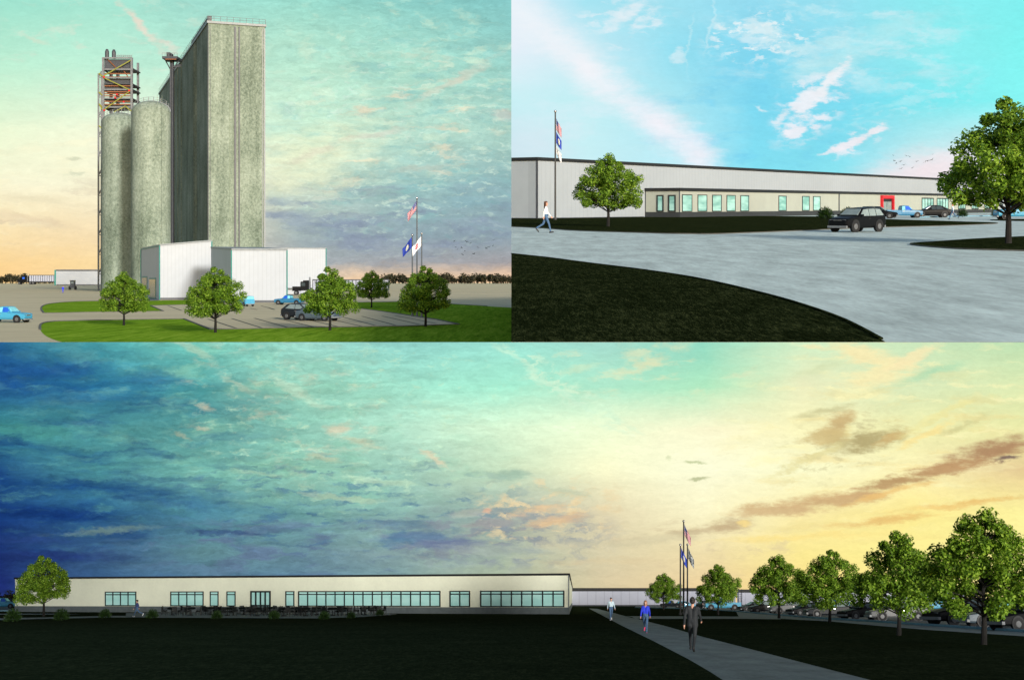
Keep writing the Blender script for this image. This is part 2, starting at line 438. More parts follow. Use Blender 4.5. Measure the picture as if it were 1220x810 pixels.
    for (cx, cy, rx, ry, ang, col, op, rag, soft) in blobs:
        rag *= 2.1; soft *= 1.0
        d = ellipse(chained(), cx, cy, rx, ry, ang)
        e = t.math('ADD', t.math('SUBTRACT', 1.0, d), t.math('MULTIPLY_ADD', nn, rag, -.6 * rag))
        mr = t.new('ShaderNodeMapRange', interpolation_type='SMOOTHSTEP'); t.link(e, mr.inputs[0])
        mr.inputs[1].default_value = 0; mr.inputs[2].default_value = soft; mr.inputs[3].default_value = 0; mr.inputs[4].default_value = op
        c = t.mix(mr.outputs[0], c, lin(col))
    # fine cloud grain: brighter and darker wisps
    for (scale, st, rot, x0, x1, amount) in streaks['layers']:
        ma = t.new('ShaderNodeVectorMath', operation='MULTIPLY_ADD'); t.link(c, ma.inputs[0]); ma.inputs[1].default_value = (1e-5, 1e-5, 1e-5); t.link(P, ma.inputs[2])
        n = t.new('ShaderNodeTexNoise'); t.link(t.mapping(ma.outputs[0], st, (0, 0, R(rot))), n.inputs['Vector'])
        n.inputs['Scale'].default_value = scale; n.inputs['Detail'].default_value = 7; n.inputs['Roughness'].default_value = .66
        mr = t.new('ShaderNodeMapRange', interpolation_type='SMOOTHSTEP'); t.link(X, mr.inputs[0])
        mr.inputs[1].default_value = x0; mr.inputs[2].default_value = x1; mr.inputs[3].default_value = amount[0]; mr.inputs[4].default_value = amount[1]
        g = t.math('MULTIPLY_ADD', t.math('SUBTRACT', n.outputs[0], .5), t.math('MULTIPLY', mr.outputs[0], 2.0), 1.0)
        vm = t.new('ShaderNodeVectorMath', operation='SCALE'); t.link(c, vm.inputs[0]); t.link(g, vm.inputs['Scale']); c = vm.outputs[0]
    t.link(c, em.inputs[0])
    m.cycles.emission_sampling = 'NONE'
    return m

def backdrop(y, px0, px1, row0, row1, m):
    b = MB(); x0, x1 = (px0 - CX) / F * y, (px1 - CX) / F * y; z0, z1 = -(row1 - H0) / F * y, -(row0 - H0) / F * y
    b.add([(x0, y, z0), (x1, y, z0), (x1, y, z1), (x0, y, z1)], [(0, 1, 2, 3)])
    o = b.build('sky', m); o['kind'] = 'structure'; return o

FIELDS1 = [(.035, (.5, 1.7, 1), -10, .5, .68, (136, 196, 194), .5, 470, 150, 260, 170, 0), (.05, (.6, 1.5, 1), -18, .52, .68, (212, 238, 212), .7, 470, 110, 230, 150, 0),
           (.04, (.4, 1.9, 1), -26, .54, .70, (236, 226, 198), .8, 480, 150, 200, 110, -15), (.03, (.4, 2, 1), -4, .46, .64, (138, 152, 174), .8, 450, 265, 240, 62, 0),
           (.03, (.4, 2, 1), 4, .48, .68, (255, 246, 208), .6, 60, 220, 170, 90, 0), (.03, (.4, 2, 1), 4, .54, .70, (206, 192, 170), .55, 50, 250, 150, 60, 0),
           (.05, (.5, 1.6, 1), 12, .53, .70, (214, 232, 212), .6, 130, 60, 220, 90, 0), (.11, (.6, 1.6, 1), -12, .53, .68, (216, 240, 222), .6, 470, 170, 250, 160, 0),
           (.09, (.6, 1.6, 1), -16, .54, .70, (134, 188, 188), .4, 500, 180, 230, 150, 0)]
G1 = [[(158,226,206),(166,230,210),(160,220,206),(156,220,205),(142,208,200),(132,198,196)],
      [(192,240,212),(194,242,217),(188,236,214),(190,234,210),(176,226,206),(158,214,204)],
      [(236,249,214),(245,252,222),(236,246,218),(208,240,212),(186,224,206),(170,210,198)],
      [(250,246,214),(250,245,214),(240,240,214),(205,220,200),(158,198,194),(145,180,185)],
      [(250,224,172),(250,226,182),(225,215,190),(166,182,182),(148,168,178),(145,165,175)],
      [(252,214,150),(252,222,165),(215,205,190),(160,168,172),(165,168,172),(165,162,165)],
      [(255,212,148),(250,220,165),(235,215,180),(240,212,180),(245,208,165),(245,205,165)]]
B1 = [(360, 190, 150, 60, -16, (240, 244, 206), .75, .8, 1.1), (330, 60, 60, 40, 0, (186, 230, 206), .4, .8, 1.1), (60, 190, 120, 60, 0, (250, 250, 216), .5, .6, 1.1), (165,30,55,9,50,(240,222,205),.8,1.1,.9),(195,52,26,8,40,(238,222,208),.6,1.2,.9),(45,48,22,4,20,(215,228,205),.6,.8,.9),
      (450,158,45,7,-12,(214,214,200),.6,1.1,.9),(520,108,60,7,-30,(215,220,200),.6,1.2,.9),(370,185,70,7,-24,(222,220,196),.6,1.0,.9),
      (560,85,55,8,-33,(212,216,198),.5,1.2,.9),(600,140,22,9,0,(214,205,195),.5,1.0,.9),(500,200,60,6,-5,(200,206,190),.5,1.1,.9),
      (360,262,70,14,8,(145,160,178),.7,.9,1.0),(340,240,40,9,0,(160,180,185),.6,1,.9),(560,240,60,10,0,(140,180,190),.5,1,.9),
      (450,290,130,10,0,(150,162,180),.6,.7,1.0),(560,268,60,9,0,(148,170,182),.5,.8,1.0),
      (90,190,18,4,0,(214,218,188),.8,.7,.8),(90,209,18,4,0,(212,216,188),.7,.7,.8),(50,240,90,8,5,(236,225,190),.6,.9,1.0),
      (30,262,70,10,8,(220,200,172),.5,.9,1.0),(330,150,70,16,-8,(190,232,212),.5,1,1)]
sky1 = backdrop(2100.0, -320, 800, -60, 372, sky_mat('mill_sky', 2100.0, [0,120,240,360,480,610], [0,80,160,220,280,312,334], G1, B1,
        {'rot': -8, 'layers': [(.028, (.4, 2.0, 1), -10, 60, 420, (.08, .24)), (.11, (.5, 1.8, 1), -14, 60, 420, (.10, .26)), (.30, (.5, 1.6, 1), -16, 60, 420, (.08, .22))]}, 22, 3.1, FIELDS1))
FIELDS2 = [(.03, (.5, 1.5, 1), -25, .46, .66, (205, 238, 244), .75, 1000, 50, 210, 85, 0), (.025, (.5, 1.6, 1), 20, .50, .68, (116, 206, 238), .6, 880, 150, 150, 95, 0),
           (.02, (.5, 1.5, 1), 35, .46, .66, (222, 240, 248), .5, 690, 120, 190, 90, 38), (.05, (.6, 1.5, 1), -30, .48, .66, (230, 241, 247), .7, 740, 30, 85, 50, 0),
           (.09, (.7, 1.4, 1), 0, .50, .63, (236, 246, 248), .85, 905, 45, 80, 42, 0), (.05, (.6, 1.4, 1), -48, .46, .62, (242, 242, 248), .85, 965, 125, 75, 42, -48),
           (.06, (.6, 1.4, 1), -24, .48, .62, (242, 240, 246), .8, 1018, 168, 52, 22, -24), (.07, (.5, 1.6, 1), -20, .50, .68, (190, 236, 243), .6, 1080, 120, 120, 40, -15)]
G2 = [[(222,238,248),(165,228,242),(160,225,240),(148,220,240),(150,225,240),(140,235,240),(130,240,240)],
      [(232,240,250),(198,235,245),(150,225,242),(130,215,240),(150,225,240),(145,235,240),(130,245,242)],
      [(200,240,245),(196,240,245),(170,230,242),(125,216,240),(125,220,240),(125,232,240),(135,245,243)],
      [(208,230,240),(200,240,245),(186,235,245),(130,222,242),(132,224,240),(190,235,240),(225,240,245)],
      [(200,225,238),(200,235,245),(180,235,245),(130,225,240),(150,235,242),(245,232,236),(245,235,238)]]
B2 = [(628,22,85,44,42,(240,245,250),.95,.4,1.2),(700,84,112,36,39,(243,245,250),1.0,.4,1.15),(782,146,104,35,37,(243,243,250),1.0,.4,1.15),(832,184,56,30,46,(241,242,250),.95,.4,1.15),
      (738,22,45,12,-35,(228,240,246),.7,1.2,.9),(760,10,24,8,-40,(232,242,248),.6,1.2,.9),(640,170,60,30,20,(218,234,243),.6,.5,1.1),
      (886,35,16,2.5,0,(225,240,245),.0,1,.6),(856,32,14,3,20,(225,242,246),.7,1.6,.7),(858,48,12,3,15,(235,244,248),.7,1.4,.7),
      (905,35,40,14,12,(222,240,244),.75,1.7,.7),(895,48,35,8,10,(228,242,246),.55,1.6,.7),(810,68,10,12,40,(220,240,246),.6,1.6,.7),
      (995,75,90,22,-22,(190,235,240),.7,.8,1.1),(1060,35,110,18,-14,(185,235,240),.6,1.0,1.1),(990,98,40,9,-48,(238,242,246),.95,1.2,.7),(955,125,34,13,-48,(236,240,246),.95,1.3,.6),
      (945,155,18,8,-20,(240,240,246),.9,1.3,.6),(928,140,20,7,-45,(228,238,245),.8,1.5,.7),(1015,168,38,8,-24,(240,238,244),.95,1.3,.6),(1040,155,18,6,-20,(242,240,245),.9,1.3,.6),(985,182,14,3,-20,(235,238,244),.7,1.2,.7),
      (1100,205,120,38,-12,(246,232,236),.95,.4,1.1),(1180,215,120,50,-8,(246,234,238),.9,.3,1.1),(1080,120,60,5,-12,(170,235,242),.6,1.2,.9),(870,130,30,8,5,(165,230,243),.5,1.1,.9),
      (822,50,2.5,55,2,(190,235,244),.6,.5,1.0),(847,30,3,50,6,(200,236,245),.7,.5,1.0),(905,130,12,4,20,(228,242,247),.7,1.4,.7)]
sky2 = backdrop(2000.0, 609.2, 1520, -60, 310, sky_mat('noon_sky', 2000.0, [609,700,800,900,1000,1100,1220], [0,60,120,180,240], G2, B2,
        {'rot': 8, 'layers': [(.03, (.5, 1.6, 1), 20, 620, 900, (.02, .07)), (.12, (.6, 1.6, 1), 12, 620, 900, (.015, .08)), (.30, (.6, 1.5, 1), -10, 620, 900, (.01, .07))]}, 18, 8.7, FIELDS2))
FIELDS3 = [(.03, (.5, 1.6, 1), 14, .48, .70, (150, 212, 184), .55, 330, 510, 340, 140, 12), (.022, (.4, 1.8, 1), 2, .46, .70, (24, 62, 122), .75, 70, 550, 330, 170, 0),
           (.05, (.4, 2.0, 1), 8, .50, .72, (92, 158, 158), .55, 110, 530, 250, 150, 0), (.09, (.6, 1.5, 1), 14, .54, .72, (206, 240, 204), .6, 430, 500, 270, 140, 0),
           (.03, (.45, 2.0, 1), 0, .47, .63, (98, 118, 150), .75, 370, 650, 290, 50, 0), (.045, (.6, 1.6, 1), 14, .52, .74, (222, 212, 182), .5, 340, 480, 190, 115, 20),
           (.06, (.5, 1.8, 1), 0, .50, .66, (70, 110, 150), .6, 400, 600, 300, 80, 0),
           (.03, (.4, 2.2, 1), -12, .50, .67, (240, 216, 144), .5, 1050, 545, 240, 130, -10), (.035, (.4, 2.2, 1), -14, .53, .70, (255, 249, 190), .75, 1060, 500, 250, 160, -12),
           (.05, (.7, 1.4, 1), 0, .47, .61, (140, 150, 160), .8, 590, 640, 180, 50, 0), (.06, (.7, 1.4, 1), 0, .52, .65, (238, 216, 170), .85, 650, 612, 120, 58, 0),
           (.04, (.5, 1.6, 1), -15, .52, .70, (230, 234, 192), .65, 780, 440, 190, 52, 0), (.11, (.7, 1.3, 1), 30, .46, .62, (216, 247, 215), .8, 670, 462, 125, 20, 33),
           (.08, (.6, 1.5, 1), -20, .52, .66, (204, 196, 150), .6, 1000, 530, 110, 50, -18), (.05, (.5, 1.7, 1), -8, .53, .70, (214, 196, 160), .55, 830, 650, 200, 50, -4)]
G3 = [[(35,92,140),(75,160,165),(120,203,185),(160,220,205),(148,214,204),(155,225,210),(165,220,205),(148,220,195),(212,240,200),(205,232,190),(190,225,180)],
      [(30,82,142),(42,112,150),(78,158,160),(150,208,185),(163,228,205),(168,238,210),(178,235,205),(178,235,195),(238,240,195),(218,235,190),(222,235,180)],
      [(62,138,140),(78,148,150),(85,150,150),(140,198,180),(185,230,205),(222,250,215),(243,255,215),(254,250,210),(250,245,190),(242,240,180),(235,235,170)],
      [(32,78,128),(75,143,150),(118,183,170),(148,203,180),(158,203,185),(200,224,192),(252,252,208),(255,255,220),(255,254,206),(254,246,188),(232,206,152)],
      [(22,55,115),(40,90,132),(75,130,150),(108,160,160),(138,178,170),(156,172,166),(228,216,178),(254,248,204),(250,235,170),(254,236,150),(255,244,160)],
      [(28,50,110),(58,92,130),(96,138,145),(108,143,155),(138,165,165),(170,186,166),(218,208,172),(240,222,172),(254,236,150),(255,242,152),(255,244,156)],
      [(30,40,105),(66,105,150),(68,108,160),(85,125,160),(120,160,160),(175,185,150),(220,200,160),(240,205,150),(250,215,130),(255,230,140),(255,240,160)]]
B3 = [(60,440,110,14,-4,(32,84,148),.7,.9,1.0),(185,450,60,16,0,(48,112,156),.6,.9,1.0),(110,475,120,10,-3,(40,104,150),.5,1,1),(40,515,70,12,4,(82,160,150),.6,1.0,.9),(55,535,80,9,4,(40,95,130),.6,1.1,.9),
      (110,580,190,13,3,(26,72,132),.75,.8,1.0),(60,612,130,13,2,(20,52,112),.8,.7,1.0),(230,600,120,10,5,(55,110,150),.5,.9,1.0),(125,632,95,5,-4,(112,140,132),.7,.8,.9),(40,642,80,6,0,(40,62,120),.5,.8,1),
      (265,634,70,4,3,(58,84,126),.8,1.2,.8),(340,630,50,5,0,(80,110,135),.6,1.2,.8),(90,662,150,10,0,(28,42,105),.7,.6,1.1),(300,690,200,10,0,(72,105,165),.6,.5,1.1),
      (242,486,13,8,10,(196,196,172),.75,.9,.8),(238,508,12,4,15,(190,195,172),.7,1,.8),(215,516,24,4,20,(176,190,165),.6,1,.8),(280,455,34,6,30,(186,206,180),.6,1.2,.9),(350,462,60,9,32,(196,226,198),.6,1.3,.8),
      (400,510,20,10,5,(222,208,178),.7,1.1,.9),(430,525,40,6,15,(214,214,180),.5,1.2,.9),(385,545,22,5,10,(200,208,172),.6,1.1,.9),(310,563,50,4,6,(165,190,165),.5,1.2,.9),(520,548,34,5,32,(232,218,184),.7,1,.9),(225,415,40,7,30,(176,206,180),.6,1.2,.9),
      (440,572,70,5,5,(200,232,198),.55,1.4,.8),(410,590,60,4,5,(196,220,185),.5,1.4,.8),
      (470,625,50,10,4,(108,140,160),.75,1.2,.8),(500,640,70,9,0,(98,128,158),.8,1.1,.8),(540,650,55,8,-3,(112,124,156),.8,1.1,.8),(470,645,26,9,0,(88,128,155),.7,1.3,.8),
      (612,565,36,9,0,(152,186,168),.7,.9,1.0),(560,610,40,7,-8,(190,195,178),.5,1.2,.8),(590,622,60,9,-10,(160,158,158),.75,1.2,.8),(640,606,36,8,-8,(232,200,156),.8,1.3,.8),(660,620,50,10,-8,(224,190,150),.75,1.2,.8),(655,585,50,8,12,(196,206,176),.6,1.5,.8),
      (600,655,70,9,0,(160,172,168),.6,1.3,.8),(680,648,60,8,0,(205,200,170),.6,1.3,.8),(577,607,6,5,0,(236,190,160),.8,.8,.8),
      (650,455,90,5,33,(206,244,214),.8,1.0,.9),(715,485,60,6,30,(214,246,212),.8,1.2,.9),(610,430,40,6,38,(196,238,212),.6,1.1,.9),(770,432,34,9,-22,(226,230,188),.75,1.3,.9),(690,440,40,5,-10,(206,232,196),.6,1.3,.9),(745,440,20,5,0,(225,228,186),.5,1.3,.8),
      (1030,424,62,17,16,(252,236,180),.85,1.1,.8),(1045,445,52,19,-10,(250,238,182),.85,1.1,.8),(1082,428,50,9,-26,(252,236,184),.8,1.1,.8),(970,412,30,4,8,(248,236,184),.7,1,.9),(975,440,40,12,-15,(212,222,176),.7,.7,1.0),(1110,445,60,9,-18,(160,218,180),.6,.5,1.0),
      (990,488,50,6,-14,(205,200,150),.8,.8,.9),(1003,503,34,17,-35,(204,176,122),.9,1.0,.8),(1030,524,66,19,-12,(182,168,118),.95,1.0,.8),(985,520,36,12,-10,(214,192,134),.85,1.2,.8),(1060,520,30,7,-22,(212,182,122),.8,1.2,.8),(965,545,60,6,-24,(232,222,160),.7,1.7,.8),(1010,512,8,14,30,(240,226,160),.5,1,.9),
      (1100,518,70,6,-24,(252,228,150),.7,1.3,.8),(1130,492,80,6,-24,(242,232,160),.6,1.4,.8),(1150,505,50,6,-22,(205,198,140),.6,1.2,.9),
      (1182,537,72,20,-14,(178,138,102),.95,.9,.8),(1205,545,26,6,-8,(112,90,92),.85,1.2,.7),(1125,560,85,12,-13,(192,152,108),.95,1.0,.8),(1065,577,75,11,-12,(188,152,106),.9,1.0,.8),
      (995,594,110,13,-7,(206,170,122),.9,.9,.8),(925,607,80,10,-5,(214,182,134),.85,.9,.8),(1060,588,80,5,-12,(240,196,120),.7,1,.9),(1130,603,90,6,-5,(240,200,122),.75,.9,.9),(1060,620,90,7,-6,(232,184,110),.7,.9,.9),(1180,596,60,5,-6,(236,196,118),.7,1,.9),
      (860,628,50,11,-8,(200,176,136),.9,.9,.8),(830,636,50,6,-4,(206,188,150),.8,1,.8),(886,624,10,5,0,(255,226,146),.8,.7,.8),(780,645,90,9,-4,(210,200,164),.7,.9,1.0),(740,668,110,8,0,(222,204,162),.7,.8,1.0),(960,640,160,6,-3,(252,226,140),.7,.8,1.0),(1100,640,120,6,0,(255,236,150),.6,.6,1),
      (831,551,15,3.4,0,(202,210,164),.95,.8,.7),(833,574,16,3.6,-2,(196,200,156),.95,.8,.7),(800,545,5,4,0,(214,222,178),.7,.8,.8),(800,525,80,30,0,(255,255,216),.6,.3,1.2)]
sky3 = backdrop(480.0, -300, 1520, 366, 760, sky_mat('dusk_sky', 480.0, [0,120,240,360,480,600,720,840,960,1080,1220], [407,460,510,560,610,660,722], G3, B3,
        {'rot': 2, 'layers': [(.022, (.35, 2.4, 1), 2, 250, 800, (.45, .08)), (.09, (.4, 2.0, 1), 6, 250, 800, (.5, .10)), (.2, (.5, 1.7, 1), -12, 250, 800, (.28, .10)), (.38, (.5, 1.7, 1), -14, 250, 800, (.12, .08))]}, 20, 5.3, FIELDS3))

# ------------------------------------------------------------------ land: three blocks of ground
def land(site, pts, under, m, m2):
    """pts: plan outline (x, y); top follows the grade, underside a flat plane falling back from the front edge"""
    n = len(pts); y0 = min(p[1] for p in pts)
    top = [(p[0], p[1], site.z(p[1])) for p in pts]
    bot = [(p[0], p[1], min(site.z(y0) - .001 - under * (p[1] - y0), site.z(p[1]) - .002)) for p in pts]
    b = MB(); b.add(top, [tuple(range(n))]); b.cur = 1
    b.add(top + bot, [tuple(range(2 * n - 1, n - 1, -1))] + [(i, n + i, n + (i + 1) % n, (i + 1) % n) for i in range(n)])
    o = b.build('ground', [m, m2]); o['kind'] = 'structure'; return o
def sheet(site, name, pix, m, dz, h=0.0, kerb=None):
    pts = [site.g(*p) for p in pix]
    b = MB()
    if h:
        n = len(pts); lo = [(p.x, p.y, p.z + dz) for p in pts]; hi = [(p.x, p.y, p.z + dz + h) for p in pts]
        b.add(hi, [tuple(range(n))]); b.cur = 1
        b.add(lo + hi, [(i, (i + 1) % n, n + (i + 1) % n, n + i) for i in range(n)])
        o = b.build(name, [m, kerb or M['kerb']])
    else:
        b.sheet(pts, dz); o = b.build(name, m)
    o['kind'] = 'structure'; return o
def ribbon(site, name, pix, wide, m, dz, h):
    """a kerb along a run of points, wide in metres"""
    pts = [site.g(*p) for p in pix]; b = MB()
    for a, c in zip(pts[:-1], pts[1:]):
        d = (c - a); d.z = 0; d.normalize(); nrm = Vector((-d.y, d.x, 0)) * wide / 2
        q = [a - nrm, c - nrm, c + nrm, a + nrm]
        for k in q: k.z = site.z(k.y)
        b.hexa([(k.x, k.y, k.z + dz) for k in q] + [(k.x, k.y, k.z + dz + h) for k in q])
    o = b.build(name, m); o['kind'] = 'structure'; return o

EDGE = -0.8 / F
def xl(px, y): return (px - CX) / F * y
# mill land
y0 = MILL.e * F / (407.6 - 334)
land(MILL, [(xl(-260, y0), y0), (EDGE * y0 + .6, y0), (EDGE * 2100 + 40, 2095), (xl(-260, 2095), 2095)], .02, M['yard'], M['earth'])
front_curve = catmull([(78, 407.55), (72, 407.2), (57, 401.6), (49.5, 395.5), (47.5, 389.5), (51, 385.2), (65.5, 383), (100, 382), (131, 381.5)], 5)
front_lawn = front_curve + [(150, 381), (219, 380), (251, 392.7), (300, 391.8), (350, 390.6), (394, 390), (480, 388.9), (547, 386.6), (520, 380.8), (482, 375), (455, 371), (430, 367.7), (418, 367.2), (406, 366.6), (402, 364), (410, 361), (440, 360.2), (477, 359.6), (510, 360.8), (543, 362.6), (580, 364.8), (609.6, 366.6), (609.6, 407.55)]
sheet(MILL, 'front_lawn', front_lawn, M['lawn'], 0.004)
ribbon(MILL, 'kerb', front_lawn[len(front_curve) - 24:len(front_lawn) - 2], .22, M['kerb'], .005, .07)
strip = catmull([(147, 371.6), (100, 372.2), (57, 373), (51, 371.4), (49, 367.5), (51, 364.6), (57.4, 362.3), (74, 360.3), (92, 359.3), (115, 358.7)], 5) + [(169, 358.7), (191, 358.1), (222, 357.6), (228, 357.6), (229, 362.8), (179.4, 364.2), (194.6, 370.9)]
sheet(MILL, 'lawn_strip', strip, M['lawn'], 0.004)
ribbon(MILL, 'kerb', strip + strip[:1], .25, M['kerb'], .005, .07)
b = MB()
for (a, c) in [((247.7, 380), (281, 391)), ((276, 379.4), (313, 391)), ((303, 379), (343, 390.2)), ((329, 378.6), (374, 389.6)), ((355, 378), (402, 389)), ((381, 377.6), (430, 388.4)),
               ((406, 377), (447, 387.7)), ((431, 376.7), (471, 387.4)), ((455, 376.5), (500, 386.6)), ((200, 364.3), (216.5, 370)), ((298, 367.3), (306.4, 369)), ((310.8, 364.2), (327, 368.5)), ((320, 366.7), (327, 369)), ((226, 364), (242, 370)), ((470, 375.8), (520, 385.5))]:
    a = MILL.g(*a); c = MILL.g(*c); d = (c - a).normalized(); n_ = Vector((-d.y, d.x, 0)) * .15
    b.sheet([a - n_, c - n_, c + n_, a + n_], .006)
o = b.build('parking_markings', M['line_dark']); o['kind'] = 'structure'
sheet(MILL, 'pavement', [(170, 358.4), (190.6, 357.6), (168.6, 350.0), (160, 353)], M['lot'], .004)

# plant land (uphill a little): the left side is the shared boundary, the back runs behind the long building
PD = Vector((.5856, .8106, 0)); PN = Vector((.8106, -.5856, 0)); PW0 = Vector((2.91, 151.3, 0))
y0 = PLANT.e * F / (407.6 - PLANT.h)
fence_b = PW0 + PD * 190 - PN * 32
land(PLANT, [(EDGE * y0, y0), (xl(1290, y0), y0), (xl(1300, 120), 120), (xl(1480, 400), 400), (xl(1480, 900), 900), (xl(1120, 900), 900), (fence_b.x, fence_b.y), (EDGE * 200, 200)], .02, M['paver'], M['earth'])
fg = catmull([(609.2, 302.5), (651, 307), (701.6, 313.7), (768, 322), (834, 332.5), (905, 349), (956, 363.5), (1006.5, 382), (1055, 407.55)], 6) + [(609.2, 407.55)]
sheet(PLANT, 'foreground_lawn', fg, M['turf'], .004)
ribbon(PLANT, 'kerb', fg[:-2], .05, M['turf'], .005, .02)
gs = catmull([(609.2, 270.4), (650, 272.5), (689, 275.3), (785, 278.4), (822.7, 279.1), (857.5, 279), (930, 276.3), (986.6, 273.8), (1046, 271.4), (1120, 269.5), (1165, 267.9), (1188, 266.7), (1182, 265.6), (1152, 264.7), (1088, 262.7), (1054, 261.6), (1000, 260.6)], 5) + [(992, 258.5), (800, 257.0), (609.2, 257.0)]
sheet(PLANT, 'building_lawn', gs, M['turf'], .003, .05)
isl = catmull([(1260, 300.6), (1152, 297.5), (1104, 294.3), (1087, 292.3), (1084, 291.3), (1090, 290.4), (1120, 288.4), (1168, 285.1), (1230, 282.1)], 5)
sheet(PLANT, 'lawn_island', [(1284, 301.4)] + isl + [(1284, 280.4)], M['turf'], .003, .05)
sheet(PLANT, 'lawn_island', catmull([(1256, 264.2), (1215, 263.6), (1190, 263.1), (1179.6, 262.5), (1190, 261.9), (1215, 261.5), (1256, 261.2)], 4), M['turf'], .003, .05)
ribbon(PLANT, 'kerb', [(1090, 259.6), (1143, 258.3), (1199, 257.6), (1250, 257.2)], .5, M['kerb_blue'], .004, .12)

# campus land (downhill)
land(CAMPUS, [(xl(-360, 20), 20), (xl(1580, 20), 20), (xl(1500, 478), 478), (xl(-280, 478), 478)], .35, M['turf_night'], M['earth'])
path = [(701.7, 724.4), (712, 725), (728, 729), (745, 733.6), (752, 735.4), (760, 737), (795, 746), (835, 757.7), (890, 771.8), (960, 790), (1030, 808), (1060, 815.5), (870, 815.5), (847, 800.5), (821, 785.3), (780, 764), (740, 744.5)]
sheet(CAMPUS, 'path', path, M['walk'], .004)
sheet(CAMPUS, 'path', [(752.5, 734.6), (757, 736.7), (800, 736.9), (890, 736.8), (930, 737.4), (930, 734.6), (890, 734.0), (745.5, 733.7)], M['walk'], .008)
lot_near = [(757, 723.6), (793, 724.4), (840, 726.1), (877, 728.1), (928, 732.6), (988, 737.4), (1040, 740.4), (1100, 744.6), (1160, 748.6), (1220, 752.6), (1272, 756.4)]
sheet(CAMPUS, 'parking_lot', lot_near + [(1272, 720.9), (757, 721.4)], M['lot'], .004)
ribbon(CAMPUS, 'kerb', lot_near, .28, M['kerb_blue'], .005, .13)
walk_near = [(880, 733.9), (928, 736.6), (988, 739.8), (1040, 744.6), (1100, 749.6), (1160, 753.6), (1220, 757.6), (1272, 761.4)]
far_edge = [(x, r + .35) for x, r in lot_near if x >= 877]
sheet(CAMPUS, 'pavement', walk_near + far_edge[::-1], M['walk'], .006)
patio = [(185, 735.4), (270, 735.7), (360, 736.2), (379, 736.2), (432, 734.5), (455, 732.8), (474, 731.3), (430, 729.9), (150, 729.9), (150, 733.8)]
sheet(CAMPUS, 'patio', patio, M['walk'], .004)
sheet(CAMPUS, 'path', [(-50, 739.2), (0, 738.2), (60, 736.6), (130, 735.2), (190, 735.0), (190, 733.3), (130, 733.2), (60, 734.9), (0, 736.2), (-50, 736.9)], M['walk'], .007)
sheet(CAMPUS, 'path', [(-50, 732.0), (0, 731.8), (60, 731.6), (96, 731.3), (60, 730.7), (0, 730.6), (-50, 730.5)], M['walk'], .006)
sheet(CAMPUS, 'parking_lot', [(-50, 727.5), (14, 727.0), (14, 722.2), (-50, 722.2)], M['lot'], .004)
ribbon(CAMPUS, 'kerb', [(-50, 728.1), (16, 727.6)], .4, M['kerb_blue'], .004, .13)
# ------------------------------------------------------------------ building helpers
def basis(O, U, V, site):
    """points on a block that follows the grade: a along U, b along V, c plumb"""
    O = Vector(O); u = Vector((U[0], U[1], -site.s * U[1])); v = Vector((V[0], V[1], -site.s * V[1])); zz = Vector((0, 0, 1))
    return lambda a, b, c: O + u * a + v * b + zz * c
def along(px, P, d):
    k = (px - CX) / F; return (k * P.y - P.x) / (d.x - k * d.y)
def window(parent, fn, a0, a1, c0, c1, n=1, transom=None, fr=.09, pane='pane', name='window', out=1, low=None):
    b = MB()
    def bx(p, q): b.mbox(fn, p, q)
    def B(x): return out * x
    bx((a0, B(.012), c0), (a1, B(.09), c0 + fr)); bx((a0, B(.012), c1 - fr), (a1, B(.09), c1))
    for i in range(n + 1):
        a = a0 + (a1 - a0 - fr) * i / n; bx((a, B(.014), c0 + fr), (a + fr, B(.088), c1 - fr))
    if transom:
        for i in range(n):
            l = a0 + (a1 - a0 - fr) * i / n + fr; r = a0 + (a1 - a0 - fr) * (i + 1) / n
            for tz in transom: bx((l, B(.015), tz), (r, B(.085), tz + fr))
    f = b.build(name, M['frame'], parent)
    p = MB(); p.mbox(fn, (a0 + fr * .5, B(.004), c0 + fr * .5), (a1 - fr * .5, B(.035), c1 - fr * .5)); p.build('pane', M[pane], f)
    return f

# ------------------------------------------------------------------ MILL: concrete elevator
C = MILL.at(248, 520.0); dr = Vector((.939, .344, 0)); dl = Vector((-.344, .939, 0))
wr = along(315.6, C, dr); dp = along(189.7, C, dl); TH = 306 / F * 520 + 4.4
t = empty('grain_elevator', C, 'tall rectangular mottled concrete grain elevator with railed flat roof', 'grain elevator')
fn = basis(C, dr, dl, MILL)
b = MB(); b.mbox(fn, (0, 0, -.3), (wr, dp, TH)); b.build('wall', M['concrete'], t)
b = MB()
for px in (233.8, 231.6, 216.2, 212.2, 208.0):      # pilaster joints on the long side
    b = MB(); a = along(px, C, dl); b.mbox(fn, (-.35, a - .5, 0), (-.004, a + .5, TH - .6)); b.build('pilaster', M['concrete'], t)
b = MB()
for p0, p1 in ((279.0, 281.2), (284.2, 285.6)):
    b = MB(); b.mbox(fn, (along(p0, C, dr), -.5, 0), (along(p1, C, dr), -.004, TH - .8)); b.build('downpipe', M['steel_dark'], t)
b = MB(); b.mbox(fn, (along(312.4, C, dr), -.25, 0), (along(313.2, C, dr), -.004, TH - .8)); b.build('corner_channel', M['grey_trim'], t); b = MB(); b.mbox(fn, (along(314.3, C, dr), -.45, 0), (wr + .1, -.004, TH - .8)); b.build('corner_channel', M['grey_trim'], t)
b = MB(); b.mbox(fn, (0.02, -.22, 0), (.16, -.004, TH - .8)); b.mbox(fn, (along(250.2, C, dr), -.12, 0), (along(250.7, C, dr), -.003, TH - .8)); b.mbox(fn, (-.12, .02, 0), (-.004, .45, TH - .8)); b.build('corner_edge', M['steel_dark'], t)
b = MB()
for k in range(26):                                   # ladder rungs beside the pipes
    z = 14 + k * 2.7
    b.mbox(fn, (along(273.5, C, dr), -.12, z), (along(277.6, C, dr), -.004, z + .12))
